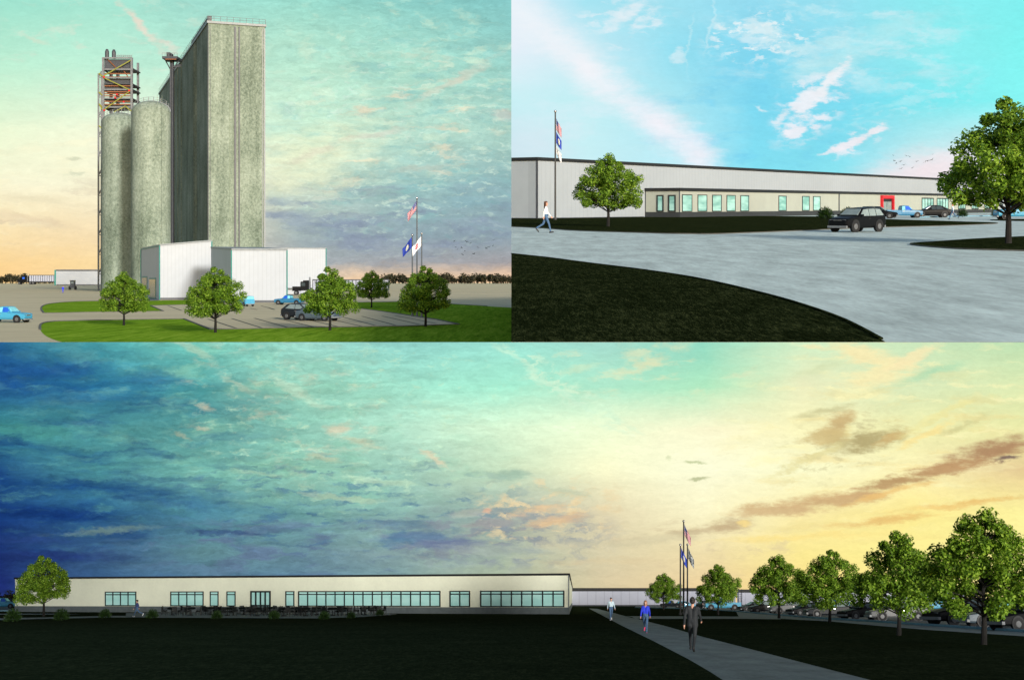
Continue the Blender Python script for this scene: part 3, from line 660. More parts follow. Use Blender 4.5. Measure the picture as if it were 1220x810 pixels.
for px in (273.4, 277.4): b.mbox(fn, (along(px, C, dr), -.14, 12), (along(px + .25, C, dr), -.006, 83))
b.build('access_ladder', mat('weathered_rail', (.22, .27, .19), .8), t)
b = MB(); b.mbox(fn, (-.5, -.6, TH + .002), (wr + .5, dp, TH + .9)); b.build('roof', M['grey_trim'], t)
b = MB()
z0 = TH + .9
for i in range(10):
    a = -.3 + (wr + .5) * i / 9; b.mbox(fn, (a - .07, -.45, z0), (a + .07, -.31, z0 + 2.0))
for zz in (.95, 1.9): b.mbox(fn, (-.3, -.42, z0 + zz), (wr + .3, -.34, z0 + zz + .12))
for i in range(26):
    a = 6.8 * i; b.mbox(fn, (-.36, a, z0), (-.24, a + .14, z0 + 2.0))
for zz in (.95, 1.9): b.mbox(fn, (-.34, 0, z0 + zz), (-.26, dp, z0 + zz + .12))
for i in range(26):
    a = 6.8 * i; b.mbox(fn, (wr + .24, a, z0), (wr + .36, a + .14, z0 + 2.0))
b.build('railing', M['steel_dark'], t)
b = MB(); b.mbox(fn, (.1, .4, z0), (1.5, 60, z0 + 2.1)); b.build('roof_conveyor', M['steel_dark'], t)

# lift column with a small platform beside the elevator
P = MILL.at(205, 560.0); k = 560.0 / F
t = empty('bucket_lift', P, 'dark vertical lift column topped by a railed platform against the elevator', 'lift column')
H = (334 - 72) * k + 4.4
b = MB(); b.box((P.x - 2.1 * k, P.y - .9, P.z), (P.x - .2 * k, P.y + .9, P.z + H)); b.box((P.x + .2 * k, P.y - .9, P.z), (P.x + 1.9 * k, P.y + .9, P.z + H)); b.build('shaft', M['steel_dark'], t)
b = MB(); b.box((P.x - 9 * k, P.y - 4, P.z + H), (P.x + 9 * k, P.y + 5, P.z + H + 1.0))
for i in range(4): b.box((P.x + 2 * k, P.y - 1 + 1.6 * i, P.z + H - 3.2 + i * .5), (P.x + 9 * k, P.y - .7 + 1.6 * i, P.z + H - 2.7 + i * .5))
b.bar((P.x - 8 * k, P.y, P.z + H), (P.x - 2 * k, P.y, P.z + H - 4), .4); b.bar((P.x + 8 * k, P.y, P.z + H), (P.x + 2 * k, P.y, P.z + H - 4), .4)
b.build('platform', M['steel_dark'], t)
b = MB(); b.box((P.x - 4.5 * k, P.y - 3, P.z + H + 1.0), (P.x - .5 * k, P.y + 3, P.z + H + 2.9)); b.build('drive_housing', M['steel_dark'], t)
b = MB()
for i in range(6): b.box((P.x - 9 * k + 18 * k * i / 5 - .06, P.y - 4, P.z + H + 1.0), (P.x - 9 * k + 18 * k * i / 5 + .06, P.y - 3.88, P.z + H + 2.3))
b.box((P.x - 9 * k, P.y - 4.0, P.z + H + 2.3), (P.x + 9 * k, P.y - 3.9, P.z + H + 2.42)); b.build('railing', M['steel'], t)
b = MB(); b.box((P.x - 5 * k, P.y - 4.2, P.z + H - .5), (P.x + 8 * k, P.y - 3.6, P.z + H - .1)); b.build('beam', M['orange'], t)

# two round silos
def silo(px, y, halfpx, rtop, redge, label):
    P = MILL.at(px, y); k = y / F; r = halfpx * k
    t = empty('silo', P, label, 'silo', 'round concrete silos')
    he = (334 - redge) * k + 4.4; hc = (334 - rtop) * k + 4.4
    prof = [(r, -.3), (r, he)]
    for i in range(1, 13):
        a = math.pi / 2 * i / 12; prof.append((r * math.cos(a) * .996 + .02, he + (hc - he) * math.sin(a)))
    b = MB(); b.lathe(P, prof, 64); b.build('wall', M['concrete'], t, True)
    b = MB(); rim = [(r * math.cos(a) * .996 + .02, he + (hc - he) * math.sin(a)) for a in [math.pi / 2 * i / 12 for i in range(13)]]
    # edge band that follows the crown from side to side
    pts = []
    for s_ in (-1, 1):
        for q in (rim if s_ < 0 else rim[::-1]): pts.append((P.x + s_ * q[0], P.y - .0, P.z + q[1]))
    for p, q in zip(pts[:-1], pts[1:]):
        if (Vector(p) - Vector(q)).length > .01: b.tube(p, q, .34, n=6)
    b.build('roof_rim', M['grey_trim'], t)
    b = MB()
    for i in (3, 6, 9, 11, 14, 17, 20, 22):
        if i < len(pts): p = Vector(pts[i]); b.tube(p, p + Vector((0, 0, 1.7)), .12, n=5)
    for z_ in (.8, 1.6):
        for p, q in zip(pts[3:21], pts[4:22]):
            if (Vector(p) - Vector(q)).length > .01: b.tube(Vector(p) + Vector((0, 0, z_)), Vector(q) + Vector((0, 0, z_)), .07, n=4)
    b.build('railing', M['steel'], t)
    b = MB()
    for o_ in (-.8, .8):
        a = math.radians(-50); x_, y_ = P.x + (r + .15) * math.cos(a) + o_, P.y + (r + .15) * math.sin(a) + o_ * .375
        b.tube((x_, y_, P.z + 9), (x_, y_, P.z + 73), .06, n=4)
    for i in range(22):
        z = P.z + 10 + 2.9 * i; a = math.radians(-50); ca, sa = math.cos(a), math.sin(a)
        b.tube((P.x + (r + .15) * ca - .8, P.y + (r + .15) * sa - .3, z), (P.x + (r + .15) * ca + .8, P.y + (r + .15) * sa + .3, z), .06, n=4)
    b.build('access_ladder', M['concrete'], t)
silo(180.0, 490, 22.7, 121, 133.5, 'nearer and taller of two round concrete silos beside the elevator')
silo(142.2, 520, 20.6, 135, 146.0, 'left round concrete silo in front of the steel tower')

# open steel tower behind the silos
yT = 575.0; k = yT / F; P = MILL.at(140, yT)
t = empty('steel_tower', P, 'open steel frame tower with yellow braces and twin ducts rising behind the silos', 'steel tower')
def Q(px, row, dy=0): return Vector(((px - CX) * k, yT + dy, -(row - 334) * k))
base = 338.2
b = MB()
for px, dy in ((123, 0), (157, 0), (120.8, 14), (153.5, 14)):
    b = MB(); b.box((Q(px, 0).x - .45, yT + dy - .45, -4.4), (Q(px, 0).x + .45, yT + dy + .45, Q(px, 69).z)); b.build('post', M['steel'], t)
b = MB()
for r0, r1, dy in ((70.5, 82, 0), (93.5, 100.5, 0), (101.5, 107, 2), (116, 118, 1), (125, 128, 0)):
    b = MB()
    b.box((Q(122.5, 0).x, yT + dy + .5, Q(0, r1).z), (Q(157, 0).x, yT + 13.5, Q(0, r1).z + .5))
    b.box((Q(123.6, 0).x, yT + 1.4, Q(0, r1).z + .48), (Q(156.2, 0).x, yT + 2.4, Q(0, r0).z)); b.build('platform', M['steel_dark'], t)
b = MB()
for r in (69.5, 83, 93, 107, 117.5, 128):
    b = MB()
    b.box((Q(122.5, 0).x, yT - .35, Q(0, r).z - .3), (Q(157.5, 0).x, yT + .3, Q(0, r).z + .3))
    b.bar(Q(122.8, r), Q(120.6, r, 14), .6); b.build('girder', M['steel'], t)
b = MB()
for p, q in (((156, 72.5), (124, 91)), ((124, 93), (155, 107.5)), ((155.5, 109), (124, 131.5)), ((150, 127), (157, 133)), ((150, 127), (136, 134)), ((118.5, 88), (123, 92)), ((118.5, 124), (122, 131))):
    b = MB(); b.bar(Q(*p, -.6), Q(*q, -.6), .42); b.build('brace', M['yellow'], t)
b = MB()
for r in (88, 92, 102.5, 109.5, 112, 114.5, 121, 124.5):
    b = MB(); b.box((Q(123.2, 0).x, yT + .2, Q(0, r).z - .25), (Q(156.8, 0).x, yT + .7, Q(0, r).z + .25)); b.build('beam', M['orange'], t)
for p, q in (((127, 70, 1), (140, 83, 1)), ((144, 80, 1), (152, 92, 1))):
    b = MB(); b.bar(Q(*p), Q(*q), .35); b.build('beam', M['orange'], t)
b = MB()
for c in ((124.5, 92.5), (154.5, 108.5), (140, 113), (138, 117), (125, 132), (148, 122)):
    b = MB(); b.box((Q(c[0] - 1, 0).x, yT - 1.0, Q(0, c[1] + 1).z), (Q(c[0] + 1, 0).x, yT - .4, Q(0, c[1] - 1).z)); b.build('joint_plate', M['red'], t)
for px, r0 in ((125, 57.5), (133.2, 58)):
    b = MB()
    b.tube(Q(px, 69, 3), Q(px, r0 + 3, 3), 2.4 * k, n=16); b.tube(Q(px, r0 + 3, 3), Q(px, r0, 3), 2.4 * k, 1.3 * k, n=16)
    b.tube(Q(px + 4, 134, 4), Q(px + 4, 84, 4), 2.0 * k, n=12)
    b.build('duct', M['steel_dark'], t, False)
b = MB()
for i in range(9):
    x = 138 + 19 * i / 8; b.tube(Q(x, 69), Q(x, 66), .1, n=4)
b.bar(Q(138, 66.2), Q(157, 66.6), .16); b.bar(Q(138, 67.5), Q(157, 67.9), .16); b.build('railing', M['steel'], t)
b = MB()
for px in (117.3, 120.9): b.box((Q(px, 0).x - .32, yT - .3, -4.4), (Q(px, 0).x + .32, yT + .3, Q(0, 88).z))
for i in range(11):
    r = 92 + 23.4 * i
    if r < 330: b.bar(Q(117.3, r), Q(121, r - 7), .5); b.bar(Q(117.3, r + .6), Q(121, r + .6), .4)
b.build('ladder_mast', M['steel'], t)
b = MB()
for r in (88, 110, 124, 150):
    b = MB(); b.bar(Q(118, r, -.4), Q(122.5, r + 4, -.4), .4); b.build('brace', M['yellow'], t)

# white steel office blocks
def block(name, label, cat, corners, hts, mname, roofm, group=None, side=None):
    """four plan corners (front left, front right, back right, back left), each with its own wall height"""
    t = empty(name, corners[0], label, cat, group)
    lo = [Vector((p.x, p.y, p.z - .2)) for p in corners]; hi = [Vector((p.x, p.y, p.z + h)) for p, h in zip(corners, hts)]
    b = MB(); b.add(lo + hi, [(0, 1, 5, 4), (1, 2, 6, 5), (2, 3, 7, 6), (3, 0, 4, 7), (4, 5, 6, 7), (3, 2, 1, 0)]); b.build('wall', M[mname], t)
    b = MB(); cen = sum(hi, Vector()) / 4
    q = [p + (p - cen).normalized() * .25 for p in hi]
    b.hexa([(p.x, p.y, p.z + .003) for p in q] + [(p.x, p.y, p.z + .35) for p in q]); b.build('roof', M[roofm], t)
    return t, lo, hi
def trim(t, pts, w, m, name='corner_trim'):
    for p, q in pts:
        b = MB(); b.bar(p, q, w); b.build(name, M[m], t)
A = MILL.at(190.6, 298.0); Rr_ = A + dr * along(252.2, A, dr); L = A + dl * along(168.2, A, dl)
hA = (357.0 - 292.8) * 298 / F; hR = hA + 1.1; hL = (334 - 297.2) * L.y / F + 4.4
B_ = L + (Rr_ - A)
t, lo, hi = block('office_block', 'white ribbed steel block with sloping roof and doors on its shaded left end', 'steel building', [A, Rr_, B_, L], [hA, hR, hL + 1.1, hL], 'white_panel', 'grey_trim')
up = Vector((0, 0, .2)); e = Vector((-.05, -.05, 0))
trim(t, [(lo[0] + e, hi[0] + e), (lo[3] + e, hi[3] + e), (hi[3] + e, hi[0] + e), (lo[1] + Vector((.05, -.06, 0)), hi[1] + Vector((.05, -.06, .2)))], .22, 'teal_trim')
b = MB(); fd = basis(A, -dl, dr, MILL)
fnl = basis(A, dl, -dr, MILL)
b = MB(); ff = basis(A, dr, -dl, MILL); b.mbox(ff, (.05, .01, -.1), ((Rr_ - A).length - .05, .1, .45)); b.build('base_flashing', M['steel_dark'], t)
a0 = along(178.2, A, dl); a1 = along(186.0, A, dl)
def door(parent, fnx, a0, a1, h, m):
    b = MB(); b.mbox(fnx, (a0, .01, .02), (a1, .12, h)); d = b.build('door', M['teal_trim'], parent)
    b = MB(); b.mbox(fnx, (a0 + .35, .121, .3), (a1 - .35, .16, h - .35)); b.build('pane', m, d)
    b = MB(); b.mbox(fnx, (a1 - .9, .16, 1.6), (a1 - .75, .3, 2.4)); b.build('handle', M['yellow'], d)
door(t, fnl, along(186.0, A, dl), along(178.4, A, dl), 5.0, mat('door_glass', (.22, .27, .20), .2))
door(t, fnl, along(175.6, A, dl), along(169.6, A, dl), 5.4, M['glass_pale'])

A2 = MILL.at(276.2, 254.0); R2 = A2 + dr * along(341.8, A2, dr); L2 = A2 + dl * along(251.5, A2, dl)
h2 = (361 - 298.2) * 254 / F; hR2 = (334 - 298.2) * R2.y / F + 4.4; hL2 = (334 - 296.0) * L2.y / F + 4.4
t, lo, hi = block('office_block', 'white ribbed steel block in the middle with parked blue pickup before it', 'steel building', [A2, R2, L2 + (R2 - A2), L2], [h2, hR2, hL2, hL2], 'white_panel', 'grey_trim')
trim(t, [(lo[0] + e, hi[0] + e), (lo[1] + Vector((.05, -.06, 0)), hi[1] + Vector((.05, -.06, .2)))], .2, 'teal_trim')
b = MB(); ff = basis(A2, dr, -dl, MILL); b.mbox(ff, (.05, .01, -.1), ((R2 - A2).length - .05, .1, .5)); b.build('base_flashing', M['steel_dark'], t)

A3 = MILL.at(310, 418.0); R3 = A3 + dr * along(388.4, A3, dr); L3 = A3 + dl * 8
h3 = (334 - 296.4) * A3.y / F + 4.4; hR3 = (334 - 296.6) * R3.y / F + 4.4
t, lo, hi = block('loading_block', 'rearmost white steel block with loading dock behind the black truck', 'steel building', [A3, R3, L3 + (R3 - A3), L3], [h3, hR3, hR3, h3], 'white_panel', 'grey_trim')
trim(t, [(lo[1] + Vector((.05, -.06, 0)), hi[1] + Vector((.05, -.06, .2)))], .25, 'teal_trim')
b = MB(); ff = basis(A3, dr, -dl, MILL); wd = (R3 - A3).length
b.mbox(ff, (along(340, A3, dr), .02, 1.7), (along(372, A3, dr), 1.6, 2.1)); b.build('dock_canopy', M['grey_trim'], t)
b = MB(); b.mbox(ff, (along(352, A3, dr), .02, .1), (along(362, A3, dr), .06, 1.65)); b.build('dock_door', M['white_sheet'], t)

# far warehouse on the left with a green corner
yW = 1144.0; k = yW / F
W0 = MILL.at(66.5, yW); W1 = MILL.at(124.5, yW); d8 = Vector((0, 18, 0))
t, lo, hi = block('warehouse', 'long low white warehouse at the left edge of the yard', 'warehouse', [W0, W1, W1 + d8, W0 + Vector((-.8, 0, 0)) + d8], [(340 - 321.6) * k] * 4, 'white_panel', 'steel')
trim(t, [(lo[0] + Vector((-.4, -.4, 0)), hi[0] + Vector((-.4, -.4, 0)))], 1.1, 'teal_trim')
b = MB(); b.box((W0.x, W0.y - .5, hi[0].z - .9), (W1.x, W0.y - .05, hi[0].z - .1)); b.build('eaves_band', M['steel_dark'], t)
b = MB(); b.box((W0.x + .5, W0.y - .4, W0.z), (W1.x, W0.y - .04, W0.z + .8)); b.build('base_flashing', M['steel_dark'], t)

# ------------------------------------------------------------------ PLANT: long grey building with a cream front wing
s = PLANT
def pz(v): return Vector((v.x, v.y, s.z(v.y)))
W0 = pz(PW0); MH = 7.1
Lm = 205.0
Ew = pz(Vector((EDGE * 153.3, 153.3, 0))); Bw = pz(Vector((EDGE * 185, 185, 0)))
W1 = pz(PW0 + PD * Lm); W1b = pz(PW0 + PD * Lm - PN * 26)
t = empty('factory', W0, 'long grey steel factory with black roof edge and cream windowed front wing', 'factory')
foot = [W0, W1, W1b, Bw, Ew]
lo = [p + Vector((0, 0, -.2)) for p in foot]; hi = [p + Vector((0, 0, MH)) for p in foot]; n = 5
b = MB(); b.add(lo + hi, [(i, (i + 1) % n, n + (i + 1) % n, n + i) for i in range(n)] + [tuple(range(n, 2 * n)), tuple(range(n - 1, -1, -1))])
b.build('wall', M['grey_panel'], t)
fm = basis(W0, PD, PN, s)       # b outward (towards the viewer's right)
dE = Vector((Ew.x - W0.x, Ew.y - W0.y, 0)); lE = dE.length; dE.normalize(); nE = Vector((dE.y, -dE.x, 0)) * (1 if (dE.y * (0 - W0.x) - dE.x * (0 - W0.y)) > 0 else -1)
fe = basis(W0, dE, nE, s)
b = MB(); b.mbox(fm, (-.12, .005, MH - .34), (Lm, .14, MH + .04)); b.mbox(fe, (0, .005, MH - .34), (lE - .1, .14, MH + .04)); b.build('parapet', M['black'], t)
for f_ in (fm, fe):
    b = MB(); b.mbox(f_, (.0, .004, 0), (.1, .06, MH - .35)); b.build('corner_trim', M['steel_dark'], t)
b = MB(); b.mbox(fm, (.1, .004, -.05), (24.4, .05, .12)); b.mbox(fe, (.1, .004, -.05), (lE - .1, .05, .12)); b.build('base_flashing', M['steel_dark'], t)
# cream wing
PR = 5.1; AH = 3.82; a0 = along(768.4, W0, PD); Q0 = fm(a0, PR, 0); aEnd = along(1190.5, Q0, PD) + a0
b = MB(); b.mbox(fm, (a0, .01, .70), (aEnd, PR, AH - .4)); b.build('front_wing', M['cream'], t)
b = MB(); b.mbox(fm, (a0 - .04, .012, -.2), (aEnd + .04, PR + .05, .697)); b.build('plinth', M['plinth_dark'], t)
b = MB(); b.mbox(fm, (a0 - .15, .012, AH - .398), (aEnd + .1, PR + .16, AH)); b.build('parapet', M['black'], t)
b = MB(); aa = along(999, Q0, PD) + a0
for p, q in (((a0 - .02, PR - .05, .705), (a0 + .1, PR + .03, AH - .41)), ((aa, PR + .004, .705), (aa + .22, PR + .12, AH - .41)), ((a0 - .03, .012, .702), (a0 - .005, .14, AH - .4))):
    b = MB(); b.mbox(fm, p, q); b.build('downpipe', M['steel_dark'], t)
ff = basis(Q0, PD, PN, s)
for p0, p1, n_ in ((812.4, 824.2, 1), (831, 842, 1), (848.3, 859.3, 1), (865.5, 875.8, 1), (882, 891.8, 1), (927.4, 936.6, 1), (955.5, 964, 1), (968.5, 977, 1),
                   (1098, 1112, 4), (1116, 1129.6, 4), (1141.4, 1150, 4), (1157.6, 1165.6, 4), (1172.8, 1180.2, 4)):
    window(t, ff, along(p0, Q0, PD), along(p1, Q0, PD), .74, 2.98, n_, None, .10 if n_ == 1 else .2, 'pane_cool')
fl = basis(fm(a0, 0, 0), PN, -PD, s); K0 = fm(a0, 0, 0)
for p0, p1 in ((782.6, 790.8), (796.4, 805.2)):
    window(t, fl, along(p0, K0, PN), along(p1, K0, PN), .74, 2.92, 1, None, .16, 'pane_cool')
# red entrance
e0, e1 = along(1048.8, Q0, PD), along(1063.3, Q0, PD)
b = MB(); b.mbox(ff, (e0, .01, 0), (e0 + .5, .4, 2.72)); b.mbox(ff, (e1 - .5, .01, 0), (e1, .4, 2.72)); b.mbox(ff, (e0, .01, 2.722), (e1, .4, 3.3)); p_ = b.build('entrance_portal', M['red'], t)
b = MB(); b.mbox(ff, (e0 + .5, .012, .05), (e1 - .5, .06, 2.72)); d_ = b.build('entrance_door', M['frame'], t)
b = MB(); ee = (e1 - e0 - 1.1) / 2
b.mbox(ff, (e0 + .75, .062, .3), (e0 + .45 + ee, .09, 2.2)); b.mbox(ff, (e0 + .7 + ee, .062, .3), (e1 - .8, .09, 2.2)); b.build('pane', M['glass_pale'], d_)
b = MB(); b.mbox(ff, (e0 + .5 + ee, .09, .9), (e0 + .58 + ee, .16, 1.5)); b.build('handle', M['chrome'], d_)

# ------------------------------------------------------------------ CAMPUS: cream one-storey building
s = CAMPUS
Lc = s.at(18, 175.0); Rc = s.at(677.6, 146.6); Far = s.at(681.9, 335.0)
fu = Vector((Rc.x - Lc.x, Rc.y - Lc.y, 0)); Wd = fu.length; fu.normalize(); fv = Vector((fu.y, -fu.x, 0))
if fv.y > 0: fv = -fv
BH = 4.56; PL = .76
t = empty('campus_building', Lc, 'long cream single storey building with black roof edge and rows of teal windows', 'building')
ff = basis(Lc, fu, fv, s)
foot = [Lc, Rc, Far, s.at(60, 345)]
def ring(z0, z1, grow=0.0):
    b = MB(); lo = [p + Vector((0, 0, z0)) for p in foot]; hi = [p + Vector((0, 0, z1)) for p in foot]
    b.hexa(lo + hi); return b
ring(PL, BH - .2).build('wall', M['cream_warm'], t)
du = Vector((Far.x - Rc.x, Far.y - Rc.y, 0)); lU = du.length; du.normalize(); dn = Vector((du.y, -du.x, 0)); dn = dn if dn.x > 0 else -dn
fs = basis(Rc, du, dn, s)
b = ring(-.2, PL - .003); b.mbox(ff, (-.04, .002, -.15), (Wd + .06, .06, PL - .004)); b.mbox(fs, (0, .002, -.15), (lU, .06, PL - .004)); b.build('plinth', M['plinth'], t)
b = ring(BH - .197, BH); b.mbox(ff, (-.08, .004, BH - .22), (Wd + .12, .14, BH + .02)); b.mbox(fs, (0, .004, BH - .22), (lU, .14, BH + .02)); b.build('parapet', M['black'], t)
b = MB(); b.mbox(ff, (Wd - .04, .004, PL), (Wd + .05, .05, BH - .23)); b.build('corner_trim', M['grey_trim'], t)
for p0, p1, n_ in ((125.4, 162.6, 4), (203.3, 242.8, 4), (250.4, 260.6, 1), (270.3, 280.9, 1), (340.4, 350.9, 1), (355.6, 525, 15), (536, 560.3, 2), (572.5, 672.6, 8)):
    window(t, ff, along(p0, Lc, fu), along(p1, Lc, fu), .79, 2.66, n_, [2.20], .13 if n_ > 1 else .12)
a0, a1 = along(298.6, Lc, fu), along(322.8, Lc, fu)
window(t, ff, a0, a1, .12, 2.70, 4, [.78], .20, name='glazed_door')
# far pale warehouse
yW = 312.0
for p0, p1, r0, lab in ((560, 876.6, 701.6, 'long pale ribbed warehouse behind the flagpoles and walkers'), (878.2, 1150, 703.0, 'pale ribbed warehouse behind the cars and the row of trees')):
    w0 = s.at(p0, yW + (0 if p0 < 800 else 9)); w1 = s.at(p1, yW + (0 if p0 < 800 else 9)); hh = (721.4 - r0) * yW / F
    t, lo, hi = block('warehouse', lab, 'warehouse', [w0, w1, s.at(p1, yW + 40), s.at(p0, yW + 40)], [hh] * 4, 'white_sheet', 'black')
    b = MB(); b.hexa([(p.x, p.y - dy, p.z - dz) for dz, dys in ((.42, 0), (0.002, 0)) for p, dy in ((hi[0], .1), (hi[1], .1), (hi[1], .01), (hi[0], .01))]); b.build('eaves_band', M['black'], t)
    b = MB(); b.hexa([(p.x, p.y - dy, p.z + dz) for dz in (.15, .5) for p, dy in ((lo[0], .1), (lo[1], .1), (lo[1], .01), (lo[0], .01))]); b.build('base_flashing', M['steel_dark'], t)
    if p0 > 800:
        b = MB()
        for x in (0.3, 1.1): b.tube(lo[0] + Vector((x, -.3, .2)), hi[0] + Vector((x, -.3, .5)), .07, n=5)
        for i in range(9): b.tube(lo[0] + Vector((.3, -.3, .4 + i * .45)), lo[0] + Vector((1.1, -.3, .4 + i * .45)), .05, n=4)
        b.build('access_ladder', M['steel_dark'], t)
# ------------------------------------------------------------------ trees
OUT_L = [(.24, .20), (.28, .30), (.36, .42), (.45, .48), (.55, .43), (.65, .39), (.75, .31), (.85, .21), (.93, .12), (1.0, .05)]
OUT_R = [(.24, .18), (.28, .32), (.36, .42), (.45, .41), (.55, .40), (.63, .46), (.69, .45), (.75, .33), (.85, .22), (.93, .12), (1.0, .04)]
def interp(tab, z):
    if z <= tab[0][0]: return tab[0][1]
    for (a, ra), (c, rc) in zip(tab[:-1], tab[1:]):
        if z <= c: return ra + (rc - ra) * (z - a) / (c - a)
    return tab[-1][1]
def leaf_quads(mb, c, r, count, size, rng, flat=.75):
    for _ in range(count):
        d = Vector((rng.gauss(0, 1), rng.gauss(0, 1), rng.gauss(0, 1) * .9)).normalized()
        p = Vector(c) + d * (r * (rng.random() ** .38)); nrm = (d * .8 + Vector((rng.gauss(0, .5), rng.gauss(0, .5), rng.gauss(.35, .5)))).normalized()
        u = nrm.orthogonal().normalized(); u.rotate(Matrix.Rotation(rng.random() * 6.28, 3, nrm)); v = nrm.cross(u)
        l = size * rng.uniform(.65, 1.35); wd = l * .62
        mb.add([p - u * l * .5, p + v * wd * .5 + nrm * l * .08, p + u * l * .5, p - v * wd * .5 + nrm * l * .08], [(0, 1, 2, 3)])
def make_tree(seed, leaves=230):
    rng = random.Random(seed)
    cl = []
    tries = 0
    while len(cl) < 74 and tries < 14000:
        tries += 1
        z = rng.uniform(.325, .985); ang = rng.uniform(0, 2 * math.pi); c = math.cos(ang)
        rr = interp(OUT_R if c > 0 else OUT_L, z); rr = rr * abs(c) + (.5 * (interp(OUT_R, min(z, .6)) + interp(OUT_L, z)) if z < .6 else interp(OUT_L, z)) * (1 - abs(c))
        q = rng.random() ** .35; cr = rng.uniform(.056, .086) * (1.1 if z < .8 else .85)
        R_ = max(0, rr - cr * .45) * q * rng.uniform(.74, 1.06)
        p = Vector((R_ * c, R_ * math.sin(ang), z - cr * .35))
        if all((p - k).length > .102 for k, _ in cl): cl.append((p, cr))
    tr = MB()
    tr.tube((0, 0, -.02), (.004, 0, .16), .022, .017, 9); tr.tube((.004, 0, .15), (-.004, .004, .45), .017, .010, 8); tr.tube((-.004, .004, .44), (-.012, 0, .9), .010, .003, 6)
    for p, cr in cl:
        if rng.random() < .5:
            h = max(.2, min(.75, p.z - .5 * math.hypot(p.x, p.y))); a = Vector((0, 0, h)); m_ = a.lerp(p, .55) + Vector((0, 0, .02))
            tr.tube(a, m_, .0075, .005, 5, False); tr.tube(m_, p, .005, .002, 5, False)
    trunk = tr.build('trunk', M['bark'])
    cb = MB()
    for p, cr in cl: leaf_quads(cb, p, cr, leaves, .027, rng)
    crown = cb.build('crown', M['leaf'])
    root = bpy.data.objects.new('tree', None); COL.objects.link(root); trunk.parent = root; crown.parent = root
    return root
TREES = [make_tree(11), make_tree(23), make_tree(5)]
used_tree = set()
def tree(site, px, row, top, label, group, var, rz=0.0):
    p = site.g(px, row); h = (row - top) * p.y / F
    if var in used_tree: r = copy_tree(TREES[var])
    else: r = TREES[var]; used_tree.add(var)
    r.location = p; r.scale = (h * 1.1, h * 1.1, h); r.rotation_euler = (0, 0, rz)
    tag(r, label, 'tree', group)
gm = 'lawn trees around the mill'
tree(MILL, 147.5, 387.6, 323.5, 'leafy tree on the front lawn before the two round silos', gm, 0)
tree(MILL, 256.5, 396.2, 318, 'leafy tree beside the paved corner of the car park, before the white blocks', gm, 1, .3)
tree(MILL, 393, 393.6, 318, 'leafy tree hiding the black truck, next to the dark hatchback', gm, 2, -.2)
tree(MILL, 442.6, 366.6, 322, 'smallest leafy tree, standing before the pale trailer', gm, 0, .5)
tree(MILL, 507, 389.2, 316.5, 'leafy tree in front of the three mill flagpoles', gm, 1, -.3)
tree(PLANT, 724.5, 270.6, 183, 'leafy tree before the blank grey wall of the factory', 'trees by the factory', 0)
tree(PLANT, 1201, 291.5, 117, 'largest leafy tree on the lawn island, cut by the right edge', 'trees by the factory', 2, .25)
gc = 'trees along the campus lawn and car park'
tree(CAMPUS, 52, 733.8, 660.8, 'leafy tree before the left end of the cream building', gc, 1)
tree(CAMPUS, 790.5, 726, 682, 'leafy tree just left of the campus flagpoles', gc, 0, .4)
tree(CAMPUS, 855.5, 732, 672, 'leafy tree just right of the campus flagpoles, behind the man in dark clothes', gc, 2, .1)
tree(CAMPUS, 928, 736.3, 660, 'leafy tree before the grey estate car, third from the flagpoles', gc, 0, -.25)
tree(CAMPUS, 988.5, 741, 654, 'leafy tree before the charcoal saloon in the row by the car park', gc, 1, .5)
tree(CAMPUS, 1071, 756.5, 632.5, 'second largest tree of the car park row, before a long grey estate car', gc, 2, -.1)
tree(CAMPUS, 1172, 767.5, 604, 'largest tree of the car park row, nearest the right edge', gc, 0, .15)

# shrubs: spiky rounded bushes
def make_shrub(seed):
    rng = random.Random(seed); b = MB()
    for _ in range(900):
        a = rng.uniform(0, 6.283); e = math.asin(rng.random() ** .8); d = Vector((math.cos(a) * math.cos(e), math.sin(a) * math.cos(e), math.sin(e) + .05)).normalized()
        r = rng.uniform(.35, 1.0); p = Vector((d.x * .62 * r, d.y * .62 * r, d.z * .95 * r + .03)); l = .20; u = (d + Vector((rng.gauss(0, .25), rng.gauss(0, .25), .2))).normalized(); v = u.orthogonal().normalized() * .035
        v.rotate(Matrix.Rotation(rng.random() * 6.28, 3, u))
        b.add([p - v, p + u * l * .4 - v * .4, p + u * l, p + v], [(0, 1, 2, 3)])
    b.tube((0, 0, -.05), (0, 0, .4), .05, .02, 6)
    return b.build('shrub', M['leaf_dark'])
SH = make_shrub(3); sh_used = [False]
def shrub(site, px, row, top, label, group, rz):
    p = site.g(px, row); h = (row - top) * p.y / F
    o = SH if not sh_used[0] else SH.copy()
    if sh_used[0]: COL.objects.link(o)
    sh_used[0] = True
    o.location = p; o.scale = (h * 1.05, h * 1.05, h * .95); o.rotation_euler = (0, 0, rz); tag(o, label, 'shrub', group)
for px, row, top, lab in ((983, 261.2, 246.2, 'round green shrub at the cream wall left of the black car'), (1010.5, 260.8, 246.4, 'round green shrub just behind the roof of the black car'),
                          (1146.5, 258.6, 249.0, 'low dark shrub beside the walking man in pale blue'), (1187, 258.2, 249.0, 'low dark shrub at the far end of the cream wing')):
    shrub(PLANT, px, row, top, lab, 'shrubs along the cream wing', px)
